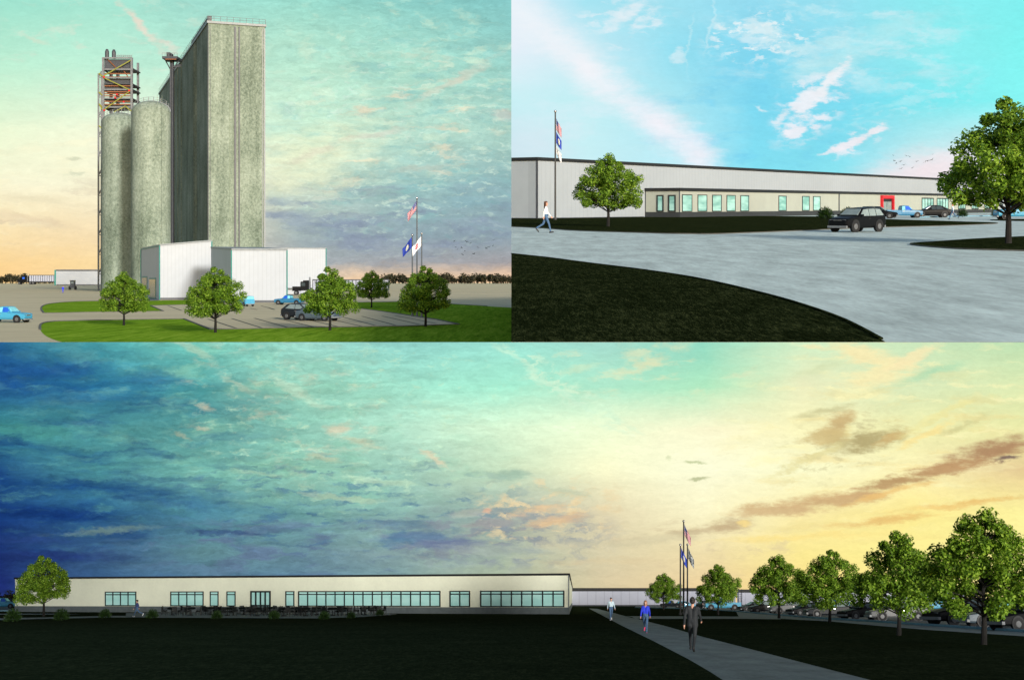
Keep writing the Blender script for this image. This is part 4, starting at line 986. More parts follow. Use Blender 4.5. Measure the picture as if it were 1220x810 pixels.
for px, row, top, lab in ((15.5, 740.3, 724.5, 'leftmost round shrub along the campus path'), (73, 738.6, 724.3, 'round shrub right of the campus lawn tree'), (125.5, 735.8, 724.6, 'round shrub below the left end of the first window group'),
                          (181.5, 736.3, 725, 'round shrub right of the man in the navy shirt, at the seating end'), (258.5, 737, 726.4, 'round shrub before the single window among the patio tables'),
                          (326.5, 737.2, 726.4, 'round shrub before the glazed door on the patio'), (386, 737.8, 727.2, 'round shrub below the long window band, left of two others'), (418.5, 736.2, 727.8, 'round shrub in the middle below the long window band'),
                          (452.5, 733, 725.2, 'smallest round shrub at the right end of the patio seating')):
    shrub(CAMPUS, px, row, top, lab, 'round shrubs along the campus patio', px * 1.7)

# far woods that read as one mass
def woods(site, y, spans, seed, label):
    rng = random.Random(seed); b = MB(); k = y / F
    for px0, px1, hmin, hmax, step in spans:
        x = px0
        while x < px1:
            h = rng.uniform(hmin, hmax) * k; p = site.at(x, y + rng.uniform(-20, 20) * k); rad = h * .42
            b.tube(p, p + Vector((0, 0, h * .6)), h * .05, n=5)
            for _ in range(5):
                c = p + Vector((rng.uniform(-.45, .45) * h, rng.uniform(-.4, .4) * h, h * rng.uniform(.3, .66)))
                leaf_quads(b, c, rad * rng.uniform(.55, .95), 42, h * .18, rng)
            x += step * rng.uniform(.6, 1.3)
    o = b.build('distant_woods', M['leaf_far'], None, False, (site.at(spans[0][0], y)))
    tag(o, label, 'woodland', None, 'stuff')
woods(MILL, 1700, [(-40, 3, 6, 9, 4), (3, 15, 11, 13, 5), (15, 36, 10, 16, 5), (36, 66, 5, 7, 3), (462, 480, 12, 15, 4), (480, 520, 7, 9, 3), (520, 540, 12, 15, 4), (538, 560, 7, 9, 3), (554, 592, 11, 15, 4), (590, 612, 9, 12, 3)], 4, 'dark line of distant woods on the flat horizon of the yard')
woods(PLANT, 700, [(1190, 1212, 9, 11, 6), (1205, 1275, 8, 14, 7)], 6, 'brown distant woods beyond the end of the cream wing')
woods(CAMPUS, 380, [(-50, 2, 8, 12, 6), (2, 16, 14, 18, 5)], 8, 'brown woods beyond the left end of the campus building')
woods(CAMPUS, 400, [(1180, 1290, 9, 15, 7)], 9, 'brown woods behind the cars at the right edge')

# ------------------------------------------------------------------ flagpoles and flags
def pole(site, px, row, top, label, group, m, halfpx):
    p = site.g(px, row); k = p.y / F; h = (row - top) * k
    t = empty('flagpole', p, label, 'flagpole', group)
    b = MB(); b.tube(p, p + Vector((0, 0, h)), halfpx * k * 1.15, halfpx * k * .8, 12); b.build('shaft', M[m], t, False)
    b = MB(); b.tube(p - Vector((0, 0, .1)), p + Vector((0, 0, .25)), halfpx * k * 2.2, halfpx * k * 1.6, 12); b.build('base', M[m], t)
    b = MB(); b.sphere(p + Vector((0, 0, h + halfpx * k)), halfpx * k * 1.6); b.build('finial', M['chrome'], t, True)
    return p, k
def flag(site, y, hoist_top, hoist_px, fly_top, fly_px, m, label, group):
    k = y / F; T = Vector(((hoist_top[0] - CX) * k, y, -(hoist_top[1] - H0) * k)); Fv = Vector(((fly_top[0] - hoist_top[0]) * k, 0, -(fly_top[1] - hoist_top[1]) * k))
    nu, nv = 18, 10; b = MB(); vs = []; uv = []
    for i in range(nu + 1):
        u = i / nu
        hh = (hoist_px + (fly_px - hoist_px) * u) * k
        for j in range(nv + 1):
            v = j / nv
            wv = math.sin(u * 7.5 + v * 1.8) * .10 * min(1, u * 2.5) * abs(Fv.x) * 1.1
            sag = -.10 * math.sin(math.pi * u) * abs(Fv.z) * .5
            pnt = T + Fv * u + Vector((math.sin(u * 9 + v * 2) * .02 * abs(Fv.x), -.35 * u * abs(Fv.x) + wv, sag - (1 - v) * hh))
            vs.append(pnt); uv.append((u, v))
    fs = [(i * (nv + 1) + j, (i + 1) * (nv + 1) + j, (i + 1) * (nv + 1) + j + 1, i * (nv + 1) + j + 1) for i in range(nu) for j in range(nv)]
    b.add(vs, fs); b.uv = uv
    o = b.build('flag', M[m], None, True, T); tag(o, label, 'flag', group)
    sd_ = o.modifiers.new('thickness', 'SOLIDIFY'); sd_.thickness = .012
g = 'flagpoles at the mill'
p, k = pole(MILL, 491.3, 376.7, 280.8, 'left short grey flagpole, carrying the blue flag', g, 'pole_grey', .95)
flag(MILL, p.y, (490.6, 282), 12.5, (480, 296.5), 10, 'flag_blue', 'blue flag with a pale seal on the left short pole', 'flags at the mill')
p, k = pole(MILL, 496.8, 377.4, 237, 'tallest grey flagpole between two short ones, by the car park', g, 'pole_grey', .9)
flag(MILL, p.y, (496.3, 239), 9.5, (486, 254.6), 9.5, 'flag_stripes', 'red and white striped flag with blue corner on the tall mill pole', 'flags at the mill')
p, k = pole(MILL, 502.4, 378.6, 279, 'right short grey flagpole, carrying the white flag', g, 'pole_grey', .9)
flag(MILL, p.y, (501.8, 281.3), 11, (491.6, 294.5), 11, 'flag_oval', 'white flag with a red oval emblem', 'flags at the mill')
p, k = pole(PLANT, 661.6, 262.4, 134, 'tall black flagpole by the end of the grey factory', None, 'pole', 1.05)
flag(PLANT, p.y, (662.6, 141), 13.5, (669.0, 154), 10.5, 'flag_stripes', 'red and white striped flag, topmost of three on the black pole', 'flags on the black pole')
flag(PLANT, p.y, (662.6, 157), 13.5, (669.0, 168.5), 11, 'flag_blue', 'blue flag with a pale seal, middle of three on the black pole', 'flags on the black pole')
flag(PLANT, p.y, (662.6, 173.5), 9, (669.0, 184), 11.5, 'flag_plain', 'white and grey flag, lowest of three on the black pole', 'flags on the black pole')
g = 'flagpoles on the campus lawn'
p, k = pole(CAMPUS, 810.6, 732.2, 649.6, 'left short black flagpole on the dark lawn, with the blue flag', g, 'pole', .9)
flag(CAMPUS, p.y, (811.4, 651.8), 12, (818.0, 665.5), 11, 'flag_blue', 'blue flag on the left short pole of the campus lawn', 'flags on the campus lawn')
p, k = pole(CAMPUS, 814.5, 731.4, 621.5, 'tallest black flagpole of the three on the dark lawn', g, 'pole', .95)
flag(CAMPUS, p.y, (815.3, 624.4), 12, (822.8, 640), 10, 'flag_stripes', 'striped flag with blue corner on the tallest campus pole', 'flags on the campus lawn')
p, k = pole(CAMPUS, 819.0, 731.8, 649.4, 'right short black flagpole of the three on the dark lawn', g, 'pole', .9)
flag(CAMPUS, p.y, (819.8, 651.6), 13, (826.7, 666.5), 11, 'flag_dark', 'dark flag with white markings on the right short pole', 'flags on the campus lawn')

# ------------------------------------------------------------------ birds
def make_bird():
    b = MB()
    b.sphere((0, 0, 0), .5, 8, 6, (.17, .55, .16)); b.sphere((0, .30, .05), .11, 8, 6); b.tube((0, .40, .05), (0, .52, .03), .03, .005, 5)
    b.add([(-.04, -.2, .02), (.04, -.2, .02), (.12, -.52, .02), (-.12, -.52, .02)], [(0, 1, 2, 3)])
    for s_ in (-1, 1):
        b.add([(s_ * .05, .14, .04), (s_ * .05, -.10, .04), (s_ * .42, -.12, .24), (s_ * .46, .16, .26), (s_ * .95, -.16, .16), (s_ * .78, .06, .2)], [(0, 1, 2, 3), (3, 2, 4, 5)])
    o = b.build('bird', M['bird']); md = o.modifiers.new('thickness', 'SOLIDIFY'); md.thickness = .02
    return o
BIRD = make_bird(); bird_used = [False]
def birds(site, y, pts, label, group, span):
    rng = random.Random(int(y))
    for px, row in pts:
        o = BIRD if not bird_used[0] else BIRD.copy()
        if bird_used[0]: COL.objects.link(o)
        bird_used[0] = True
        yy = y + rng.uniform(-8, 8); k = yy / F
        o.location = ((px - CX) * k, yy, -(row - H0) * k); s_ = span * k / 1.9 * rng.uniform(.85, 1.15)
        o.scale = (s_, s_, s_); o.rotation_euler = (R(rng.uniform(-30, 10)), R(rng.uniform(-35, 35)), R(rng.uniform(40, 130) if rng.random() < .5 else rng.uniform(-60, 20)))
        tag(o, label, 'bird', group)
fl = [(541.5, 287.5), (542.5, 294.5), (545, 297.3), (550, 295.3), (554, 299.2), (556, 288.2), (560.5, 290), (551, 303.5), (564.5, 302.6), (569.5, 295), (579.5, 296), (582.5, 294.4), (587.5, 293), (588, 286.4)]
birds(MILL, 150, fl, 'small dark bird in the flock right of the mill flagpoles', 'flock over the mill yard', 5.2)
fl2 = [(1064.5, 185.5), (1065.6, 191.8), (1068, 194.8), (1073, 192.6), (1077, 196.8), (1079.5, 185.8), (1083.5, 186.8), (1073.5, 201.2), (1087.3, 200.2), (1092.5, 192.6), (1102.3, 193.4), (1105.3, 192), (1110.2, 190.6), (1111, 184.2)]
birds(PLANT, 120, fl2, 'small dark bird in the flock above the factory roof', 'flock over the factory', 5.2)

# ------------------------------------------------------------------ vehicles
def loft(b, st, mirror=True):
    """st: (x, z bottom, z belt, z top, half width at belt, half width at top)"""
    rings = []
    for x, zb, zt, zr, w_, wr_ in st:
        right = [(x, 0, zb), (x, w_ * .86, zb), (x, w_ * .985, zb + (zt - zb) * .22), (x, w_, zb + (zt - zb) * .6), (x, w_ * .97, zt), (x, wr_, zr - .02), (x, wr_ * .86, zr + .015), (x, 0, zr + .04)]
        left = [(p[0], -p[1], p[2]) for p in right[-2:0:-1]]
        rings.append(right + left)
    n = len(rings[0]); vs = [p for r in rings for p in r]; fs = []
    for k in range(len(rings) - 1):
        for i in range(n):
            j = (i + 1) % n; fs.append((k * n + i, (k + 1) * n + i, (k + 1) * n + j, k * n + j))
    fs.append(tuple(range(n - 1, -1, -1))); fs.append(tuple((len(rings) - 1) * n + i for i in range(n)))
    b.add(vs, fs)
def lerp_st(st, x):
    for a, c in zip(st[:-1], st[1:]):
        if a[0] >= x >= c[0]:
            t = (a[0] - x) / (a[0] - c[0]) if a[0] != c[0] else 0
            return [a[i] + (c[i] - a[i]) * t for i in range(6)]
    return list(st[0] if x > st[0][0] else st[-1])
KINDS = {
 'saloon': dict(st=[(2.28, .42, .58, .60, .66, .60), (2.18, .26, .66, .69, .80, .72), (1.55, .22, .76, .80, .87, .76), (.88, .21, .86, .91, .88, .76), (.12, .21, .90, 1.40, .88, .62), (-.55, .21, .92, 1.43, .88, .62), (-1.05, .21, .93, 1.38, .88, .60), (-1.72, .22, .94, 1.0, .87, .74), (-2.15, .26, .90, .95, .82, .72), (-2.28, .42, .80, .84, .70, .64)],
   side=[[(.70, .95), (.10, 1.33), (-.30, 1.36), (-.30, .97)], [(-.36, .97), (-.36, 1.36), (-.95, 1.33), (-1.32, .99)]], ws=(.84, .20), rw=(-1.66, -1.10), wheels=(1.38, -1.36), wr=.33, lamp=(2.17, .60), tail=(-2.17, .78)),
 'hatch': dict(st=[(2.05, .42, .60, .62, .66, .60), (1.95, .26, .70, .74, .80, .72), (1.40, .22, .82, .88, .86, .76), (.88, .21, .90, .98, .87, .76), (.15, .21, .94, 1.46, .87, .64), (-.60, .21, .96, 1.50, .87, .64), (-1.35, .21, .98, 1.44, .86, .62), (-1.85, .24, 1.0, 1.04, .84, .72), (-2.0, .40, .90, .93, .76, .68)],
   side=[[(.72, 1.0), (.12, 1.40), (-.32, 1.43), (-.32, 1.01)], [(-.38, 1.01), (-.38, 1.43), (-1.0, 1.42), (-1.45, 1.05)]], ws=(.82, .22), rw=(-1.78, -1.42), wheels=(1.28, -1.25), wr=.34, lamp=(1.92, .66), tail=(-1.92, .88)),
 'estate': dict(st=[(2.38, .42, .60, .62, .68, .62), (2.28, .26, .70, .73, .82, .74), (1.60, .22, .80, .84, .88, .78), (1.0, .21, .88, .93, .89, .78), (.25, .21, .92, 1.46, .89, .66), (-.8, .21, .94, 1.50, .89, .66), (-1.85, .21, .96, 1.46, .88, .65), (-2.22, .24, .96, 1.02, .86, .76), (-2.36, .42, .84, .87, .78, .70)],
   side=[[(.80, .97), (.22, 1.39), (-.25, 1.42), (-.25, .98)], [(-.31, .98), (-.31, 1.42), (-1.05, 1.43), (-1.05, .99)], [(-1.11, .99), (-1.11, 1.43), (-1.72, 1.40), (-1.98, 1.01)]], ws=(.95, .32), rw=(-2.18, -1.90), wheels=(1.45, -1.42), wr=.34, lamp=(2.27, .62), tail=(-2.27, .82)),
 'suv': dict(st=[(2.35, .50, .74, .78, .70, .64), (2.25, .32, .88, .94, .86, .78), (1.65, .30, 1.0, 1.06, .92, .82), (1.05, .29, 1.04, 1.12, .93, .82), (.35, .29, 1.08, 1.68, .93, .70), (-.8, .29, 1.10, 1.74, .93, .70), (-1.85, .29, 1.12, 1.70, .92, .69), (-2.18, .32, 1.12, 1.20, .90, .80), (-2.32, .50, 1.0, 1.04, .82, .74)],
   side=[[(.86, 1.14), (.34, 1.60), (-.22, 1.65), (-.22, 1.15)], [(-.28, 1.15), (-.28, 1.65), (-1.05, 1.66), (-1.05, 1.16)], [(-1.12, 1.16), (-1.12, 1.66), (-1.70, 1.63), (-1.98, 1.19)]], ws=(1.0, .42), rw=(-2.15, -1.90), wheels=(1.45, -1.40), wr=.40, lamp=(2.24, .80), tail=(-2.24, 1.0)),
 'pickup': dict(st=[(2.75, .52, .80, .84, .76, .70), (2.66, .40, .98, 1.02, .92, .84), (1.9, .36, 1.06, 1.11, .95, .84), (1.15, .35, 1.10, 1.16, .96, .84), (.60, .35, 1.13, 1.78, .96, .70), (.0, .35, 1.14, 1.82, .96, .70), (-.42, .35, 1.14, 1.76, .96, .70), (-.55, .35, 1.14, 1.18, .96, .80), (-.62, .38, .62, .64, .95, .84), (-2.62, .40, .62, .64, .95, .84), (-2.72, .46, .60, .62, .93, .84)],
   side=[[(1.0, 1.18), (.58, 1.70), (.05, 1.74), (.05, 1.19)], [(.0, 1.19), (.0, 1.74), (-.40, 1.69), (-.46, 1.19)]], ws=(1.10, .64), rw=(-.535, -.45), wheels=(1.85, -1.75), wr=.40, lamp=(2.66, .86), tail=(-2.70, .90), bed=True),
 'van': dict(st=[(2.35, .50, .74, .80, .72, .66), (2.25, .34, .92, 1.0, .88, .80), (1.75, .30, 1.06, 1.14, .93, .82), (1.35, .30, 1.10, 1.20, .94, .82), (.70, .30, 1.12, 1.78, .94, .76), (-.8, .30, 1.14, 1.86, .94, .78), (-2.05, .30, 1.14, 1.84, .94, .78), (-2.30, .32, 1.14, 1.22, .92, .84), (-2.36, .48, 1.0, 1.04, .88, .80)],
   side=[[(1.2, 1.22), (.68, 1.70), (.12, 1.74), (.12, 1.20)], [(.05, 1.20), (.05, 1.74), (-.9, 1.76), (-.9, 1.20)], [(-.98, 1.20), (-.98, 1.76), (-1.95, 1.75), (-2.15, 1.22)]], ws=(1.3, .76), rw=(-2.28, -2.08), wheels=(1.45, -1.45), wr=.37, lamp=(2.24, .82), tail=(-2.29, 1.0)),
}
PROTO = {}
def build_car(kind, paint, g1, g2):
    K = KINDS[kind]; st = K['st']
    root = bpy.data.objects.new('parked_car' if kind != 'pickup' else 'pickup_truck', None); COL.objects.link(root)
    b = MB(); loft(b, st)
    if K.get('bed'):
        for a, c in (((-2.70, .88, .60), (-.60, .96, 1.16)), ((-2.70, -.96, .60), (-.60, -.88, 1.16)), ((-2.74, -.955, .55), (-2.66, .955, 1.14)), ((-.70, -.9, .6), (-.615, .9, 1.15))): b.box(a, c)
    body = b.build('body', M[paint], root)
    bv = body.modifiers.new('soft', 'SUBSURF'); bv.levels = bv.render_levels = 0
    for pi_, poly in enumerate(K['side']):
        for s_ in (-1, 1):
            b = MB(); o_ = []; i_ = []
            for x, z in poly:
                q = lerp_st(st, x); f = min(1, max(0, (z - q[2]) / max(.05, q[3] - .02 - q[2]))); y_ = q[4] * .97 + (q[5] - q[4] * .97) * f
                o_.append((x, s_ * (y_ + .018), z)); i_.append((x, s_ * (y_ - .03), z))
            b.hexa(i_ + o_); b.build('window', M[g1 if pi_ == 0 else g2], root)
    for nm, (xa, xb), m_ in (('windscreen', K['ws'], g2), ('rear_window', K['rw'], g2)):
        qa, qb = lerp_st(st, xa), lerp_st(st, xb); za, zb_ = qa[3] + .05, qb[3] + .0
        dx = .03 if nm == 'windscreen' else -.03
        wa, wb = qa[5] * .90, qb[5] * .88
        p_ = [(xa, -wa, za), (xa, wa, za), (xb, wb, zb_), (xb, -wb, zb_)]
        b = MB(); b.hexa([(x - dx, y, z - .03) for x, y, z in p_] + [(x + dx, y, z + .02) for x, y, z in p_]); b.build(nm, M[m_], root)
    r = K['wr']; ww = max(s_[4] for s_ in st)
    for x in K['wheels']:
        for s_ in (-1, 1):
            b = MB(); b.tube((x, s_ * (ww - .24), r), (x, s_ * (ww + .015), r), r, r, 20); wl = b.build('wheel', M['tyre'], root, False)
            b = MB(); b.tube((x, s_ * (ww + .016), r), (x, s_ * (ww + .03), r), r * .52, r * .45, 16)
            b.build('rim', M['rim'], wl)
            b = MB(); b.tube((x, s_ * (ww - .05), r + .02), (x, s_ * (ww + .006), r + .02), r * 1.2, r * 1.2, 20); b.build('wheel_arch', M['black'], root)
    lx, lz = K['lamp']; q = lerp_st(st, lx)
    for s_ in (-1, 1):
        b = MB(); b.box((lx - .10, s_ * q[4] * .62 - .16, lz - .08), (lx + .07, s_ * q[4] * .62 + .16, lz + .08)); b.build('headlight', M['lamp'], root)
        tx, tz = K['tail']; q2 = lerp_st(st, tx)
        b = MB(); b.box((tx - .06, s_ * q2[4] * .78 - .10, tz - .12), (tx + .05, s_ * q2[4] * .78 + .10, tz + .12)); b.build('tail_light', M['tail'], root)
        b = MB(); mx = K['side'][0][0][0] - .05; b.box((mx - .08, s_ * (ww + .02) - .02, K['side'][0][0][1] - .02), (mx + .08, s_ * (ww + .14) + .02 * s_, K['side'][0][0][1] + .12)); b.build('mirror', M[paint], root)
        b = MB(); b.box((-.32, s_ * ww * .995 - .015, st[3][2] - .12), (-.12, s_ * ww * .995 + .02, st[3][2] - .07)); b.build('handle', M['chrome'] if 'black' not in paint else M['black'], root)
    b = MB(); b.box((lx - .02, -q[4] * .40, lz - .10), (lx + .10, q[4] * .40, lz + .06)); b.build('grille', M['chrome'] if kind in ('suv', 'pickup') else M['black'], root)
    f0 = st[0]; b = MB(); b.box((f0[0] - .12, -.80, .30), (f0[0] + .06, .80, .46)); b.build('bumper', M['steel'] if 'black' in paint or 'dark' in paint else M['grey_trim'], root)
    f0 = st[-1]; b = MB(); b.box((f0[0] - .06, -.80, .32), (f0[0] + .12, .80, .48)); b.build('bumper', M['steel'], root)
    return root
def car(site, px, row, deg, kind, paint, label, group, cat=None, g1='glass_dark', g2='glass_dark', scale=1.0, name=None, dz=0.0):
    key = (kind, paint, g1, g2)
    if key in PROTO: r = copy_tree(PROTO[key])
    else: r = build_car(*key); PROTO[key] = r
    if name: r.name = name
    r.location = site.g(px, row) + Vector((0, 0, .01 + dz)); r.scale = (scale,) * 3
    r.rotation_euler = (Matrix.Rotation(site.tilt(), 3, 'X') @ Matrix.Rotation(R(deg), 3, 'Z')).to_euler()
    tag(r, label, cat or ('pickup' if kind == 'pickup' else 'van' if kind == 'van' else 'car'), group)
g = 'vehicles around the mill'
car(MILL, 8, 384.2, -12, 'pickup', 'blue_car', 'sky blue pickup on the driveway, cut by the left edge', g, g1='glass_blue', g2='glass_cyan', scale=.92)
car(MILL, 292.5, 364.8, 122, 'van', 'blue_car', 'blue van with pale rear window behind a lawn tree', g, g1='glass_cyan', g2='glass_cyan', scale=.92)
car(MILL, 344.5, 363.0, 170, 'pickup', 'blue_car_dark', 'deep blue pickup parked before the middle white block', g, g1='glass_blue', g2='glass_cyan', scale=.95)
car(MILL, 361, 380.8, -28, 'hatch', 'dark_car', 'charcoal hatchback parked askew among the bays', g, g1='glass_pale', g2='glass_pale', scale=1.2)
car(MILL, 379, 382.2, -28, 'saloon', 'slate_car', 'slate grey saloon half hidden behind the charcoal hatchback', g, scale=1.1)
g = 'vehicles at the factory'
car(PLANT, 1021, 276.4, -140, 'suv', 'black_car', 'black off-roader on the driveway with light grille', g, g1='glass_pale', g2='glass_pale', scale=.83)
car(PLANT, 1046, 260.4, -20, 'estate', 'black_car', 'black estate car parked behind the off-roader, before the red entrance', g, g1='glass_dark', g2='glass_pale', scale=.95)
car(PLANT, 1076, 259.6, 2, 'pickup', 'blue_car_dark', 'blue pickup parked right of the red entrance', g, g1='glass_blue', g2='glass_cyan', scale=.84)
car(PLANT, 1109.5, 259.2, 178, 'saloon', 'black_car', 'black saloon parked before the grouped windows', g, scale=1.08)
car(PLANT, 1216, 261.9, 178, 'pickup', 'blue_car', 'blue pickup at the right edge behind the big tree trunk', g, g1='glass_blue', g2='glass_cyan', scale=1.0)
g = 'cars in the campus car park'
car(CAMPUS, 2, 724.6, 0, 'pickup', 'blue_car', 'blue pickup far left beyond the end of the cream building', g, g1='glass_blue', g2='glass_cyan')
car(CAMPUS, 800, 723.9, 160, 'pickup', 'dark_car', 'dark pickup left of the flagpoles, under the tree', g, g1='glass_blue', g2='glass_dark', scale=.75)
car(CAMPUS, 817, 723.7, 8, 'estate', 'blue_car', 'blue estate car just behind the flagpoles', g, scale=.8)
car(CAMPUS, 837.5, 725.3, 100, 'suv', 'black_car', 'black off-roader seen end on, right of the man in dark clothes', g, scale=.8)
car(CAMPUS, 861, 726.6, 178, 'pickup', 'blue_car', 'blue pickup with dark cab windows behind the tree right of the flagpoles', g, g1='glass_blue', g2='glass_dark', scale=.98)
car(CAMPUS, 897, 728.3, 196, 'saloon', 'black_car', 'black saloon nearest the blue pickup in the long row', g, scale=.9)
car(CAMPUS, 911, 729.8, 190, 'hatch', 'dark_car', 'charcoal hatchback between a black saloon and a grey estate', g, g1='glass_pale', g2='glass_pale', scale=.95)
car(CAMPUS, 942, 730.8, 180, 'estate', 'grey_car', 'grey estate car with pale side windows behind a tree trunk', g, g1='glass_pale', g2='glass_pale', scale=1.0)
car(CAMPUS, 960, 733.2, 204, 'saloon', 'black_car', 'black saloon whose nose shows between the grey estate and charcoal saloon', g, scale=.9)
car(CAMPUS, 998, 722.9, 180, 'pickup', 'blue_car_dark', 'blue pickup showing only its roof behind the charcoal saloon', g, g1='glass_blue', g2='glass_cyan', scale=.92)
car(CAMPUS, 988, 735.4, 184, 'saloon', 'dark_car', 'charcoal saloon with pale windows behind the row of trees', g, g1='glass_cyan', g2='glass_pale', scale=1.0)
car(CAMPUS, 1029, 737.8, 200, 'saloon', 'black_car', 'black saloon left of the long grey estate, with its nose to the lawn', g, scale=.95)
car(CAMPUS, 1069, 739.2, 182, 'estate', 'grey_car', 'long grey estate car behind the second largest tree', g, g1='glass_dark', g2='glass_pale', scale=.98)
car(CAMPUS, 1120.5, 727.2, 178, 'pickup', 'blue_car', 'small blue pickup far back between the two largest trees', g, g1='glass_blue', g2='glass_cyan', scale=.86)
car(CAMPUS, 1150, 744.6, 200, 'saloon', 'black_car', 'low black saloon left of the largest tree trunk', g, scale=1.2)
car(CAMPUS, 1193, 746.6, 184, 'estate', 'slate_car', 'slate estate car with pale windows behind the largest tree trunk', g, g1='glass_cyan', g2='glass_pale', scale=1.0)
car(CAMPUS, 1196, 724.6, 178, 'pickup', 'blue_car_dark', 'far blue pickup glimpsed above the slate estate at the right', g, g1='glass_blue', g2='glass_dark', scale=1.0)
car(CAMPUS, 1226, 750.6, 200, 'saloon', 'black_car', 'black saloon cut by the right edge of the car park', g, scale=1.05)

# lorries and the yard tractor
def lorry(site, px, row, deg, label, k_, trailer_label, group, trailer_len=12.0, open_ribs=True, cab='black_car', gl='glass_dark'):
    base = site.g(px, row); M3 = Matrix.Rotation(R(deg), 3, 'Z')
    def W(x, y, z): return base + M3 @ (Vector((x, y, z)) * k_)
    t = empty('lorry_tractor', base, label, 'lorry', group)
    def bx(b, a, c): b.mbox(lambda x, y, z: W(x, y, z), a, c)
    b = MB(); bx(b, (-1.0, -1.2, 1.1), (.9, 1.2, 3.3)); bx(b, (.9, -1.0, 1.0), (2.9, 1.0, 2.1)); bx(b, (-4.2, -.5, .8), (-1.0, .5, 1.15)); bx(b, (-1.0, -1.1, 3.3), (.3, 1.1, 3.6)); b.build('cab', M[cab], t)
    b = MB(); bx(b, (.9, -1.0, 2.2), (.96, 1.0, 3.05)); bx(b, (-.2, -1.225, 2.2), (.7, -1.2, 3.0)); bx(b, (-.2, 1.2, 2.2), (.7, 1.225, 3.0)); b.build('windscreen', M[gl], t)
    b = MB()
    for s_ in (-1, 1): b.tube(W(-1.25, s_ * 1.0, 1.2), W(-1.25, s_ * 1.0, 4.4), .11 * k_, n=8)
    b.build('exhaust_stack', M['steel'], t)
    b = MB(); bx(b, (2.9, -.8, 1.0), (2.96, .8, 2.0)); b.build('grille', M['chrome'], t)
    for x in (2.0, -2.4, -3.6):
        for s_ in (-1, 1):
            b = MB(); b.tube(W(x, s_ * 1.22, .55), W(x, s_ * .8, .55), .55 * k_, n=16); wl = b.build('wheel', M['tyre'], t)
            b = MB(); b.tube(W(x, s_ * 1.221, .55), W(x, s_ * 1.25, .55), .3 * k_, n=12); b.build('rim', M['rim'], wl)
    b = MB(); bx(b, (.9, -1.3, 1.0), (2.9, -1.0, 1.2)); b.build('mudguard', M[cab], t); b = MB(); bx(b, (.9, 1.0, 1.0), (2.9, 1.3, 1.2)); b.build('mudguard', M[cab], t)
    tb = W(-3.0 - trailer_len / 2, 0, 0)
    t = empty('semi_trailer', tb, trailer_label, 'trailer', group)
    x0, x1 = -2.6 - trailer_len, -2.0
    b = MB(); bx(b, (x0, -1.22, 1.25), (x1, 1.22, 3.7)); b.build('box', M['white_sheet'], t)
    b = MB(); n = int(trailer_len / .85)
    for i in range(n + 1):
        x = x0 + (x1 - x0 - .16) * i / n
        for s_ in (-1, 1): bx(b, (x, s_ * 1.24 - .05, 1.2), (x + .2, s_ * 1.24 + .05, 3.72))
    for s_ in (-1, 1):
        bx(b, (x0 - .02, s_ * 1.25 - .06, 3.6), (x1 + .02, s_ * 1.25 + .06, 3.85)); bx(b, (x0 - .02, s_ * 1.25 - .06, 1.05), (x1 + .02, s_ * 1.25 + .06, 1.3))
    b.build('rib', M['steel_dark'], t)
    b = MB(); bx(b, (x0 - .05, -1.2, 1.2), (x0, -1.1, 3.75)); bx(b, (x0 - .05, 1.1, 1.2), (x0, 1.2, 3.75)); bx(b, (x0 - .05, -1.1, 3.5), (x0, 1.1, 3.75)); bx(b, (x0 - .06, -1.1, .5), (x0, 1.1, .75)); b.build('rear_frame', M['steel_dark'], t)
    for x in (x0 + 1.0, x0 + 2.3):
        for s_ in (-1, 1):
            b = MB(); b.tube(W(x, s_ * 1.22, .55), W(x, s_ * .8, .55), .55 * k_, n=16); b.build('wheel', M['tyre'], t)
lorry(MILL, 363, 351.5, 184, 'black lorry tractor with upright stacks before the loading dock', 1.22, 'pale ribbed trailer behind the black lorry and two trees', 'lorries in the mill yard', 18.0)
lorry(MILL, 30, 339.0, 180, 'dark blue lorry tractor on the far left horizon', 2.6, 'pale ribbed hopper trailer left of the white warehouse', 'lorries in the mill yard', 14.0, gl='glass_blue')

base = MILL.g(86, 345.4); kk = base.y / F * 1.0
t = empty('yard_tractor', base, 'black tractor seen from behind near the white warehouse', 'tractor')
def W(x, y, z): return base + Vector((x, y, z)) * kk
b = MB(); b.mbox(W, (-2.2, 0, 2.2), (2.2, 5, 6.0)); b.mbox(W, (-3.2, .2, 3.2), (3.2, 3, 5.4)); b.build('body', M['steel_dark'], t)
b = MB(); b.mbox(W, (-2.6, .5, 6.0), (2.6, 4, 10.6)); b.mbox(W, (-2.9, .2, 10.6), (2.9, 4.4, 11.5)); cb_ = b.build('cab', M['steel_dark'], t)
b = MB(); b.mbox(W, (-1.4, .42, 7.6), (1.4, .52, 9.6)); b.build('rear_window', M['glass_pale'], cb_)
for s_ in (-1, 1):
    b = MB(); b.tube(W(s_ * 2.6, 1.6, 2.3), W(s_ * 4.3, 1.6, 2.3), 2.3 * kk, n=20); wl = b.build('wheel', M['tyre'], t)
    b = MB(); b.tube(W(s_ * 4.31, 1.6, 2.3), W(s_ * 4.4, 1.6, 2.3), 1.2 * kk, n=12); b.build('rim', M['rim'], wl)
b = MB(); b.mbox(W, (-2.9, .15, 10.2), (-2.3, .4, 10.9)); b.mbox(W, (2.3, .15, 10.2), (2.9, .4, 10.9)); b.build('work_light', M['yellow'], cb_)

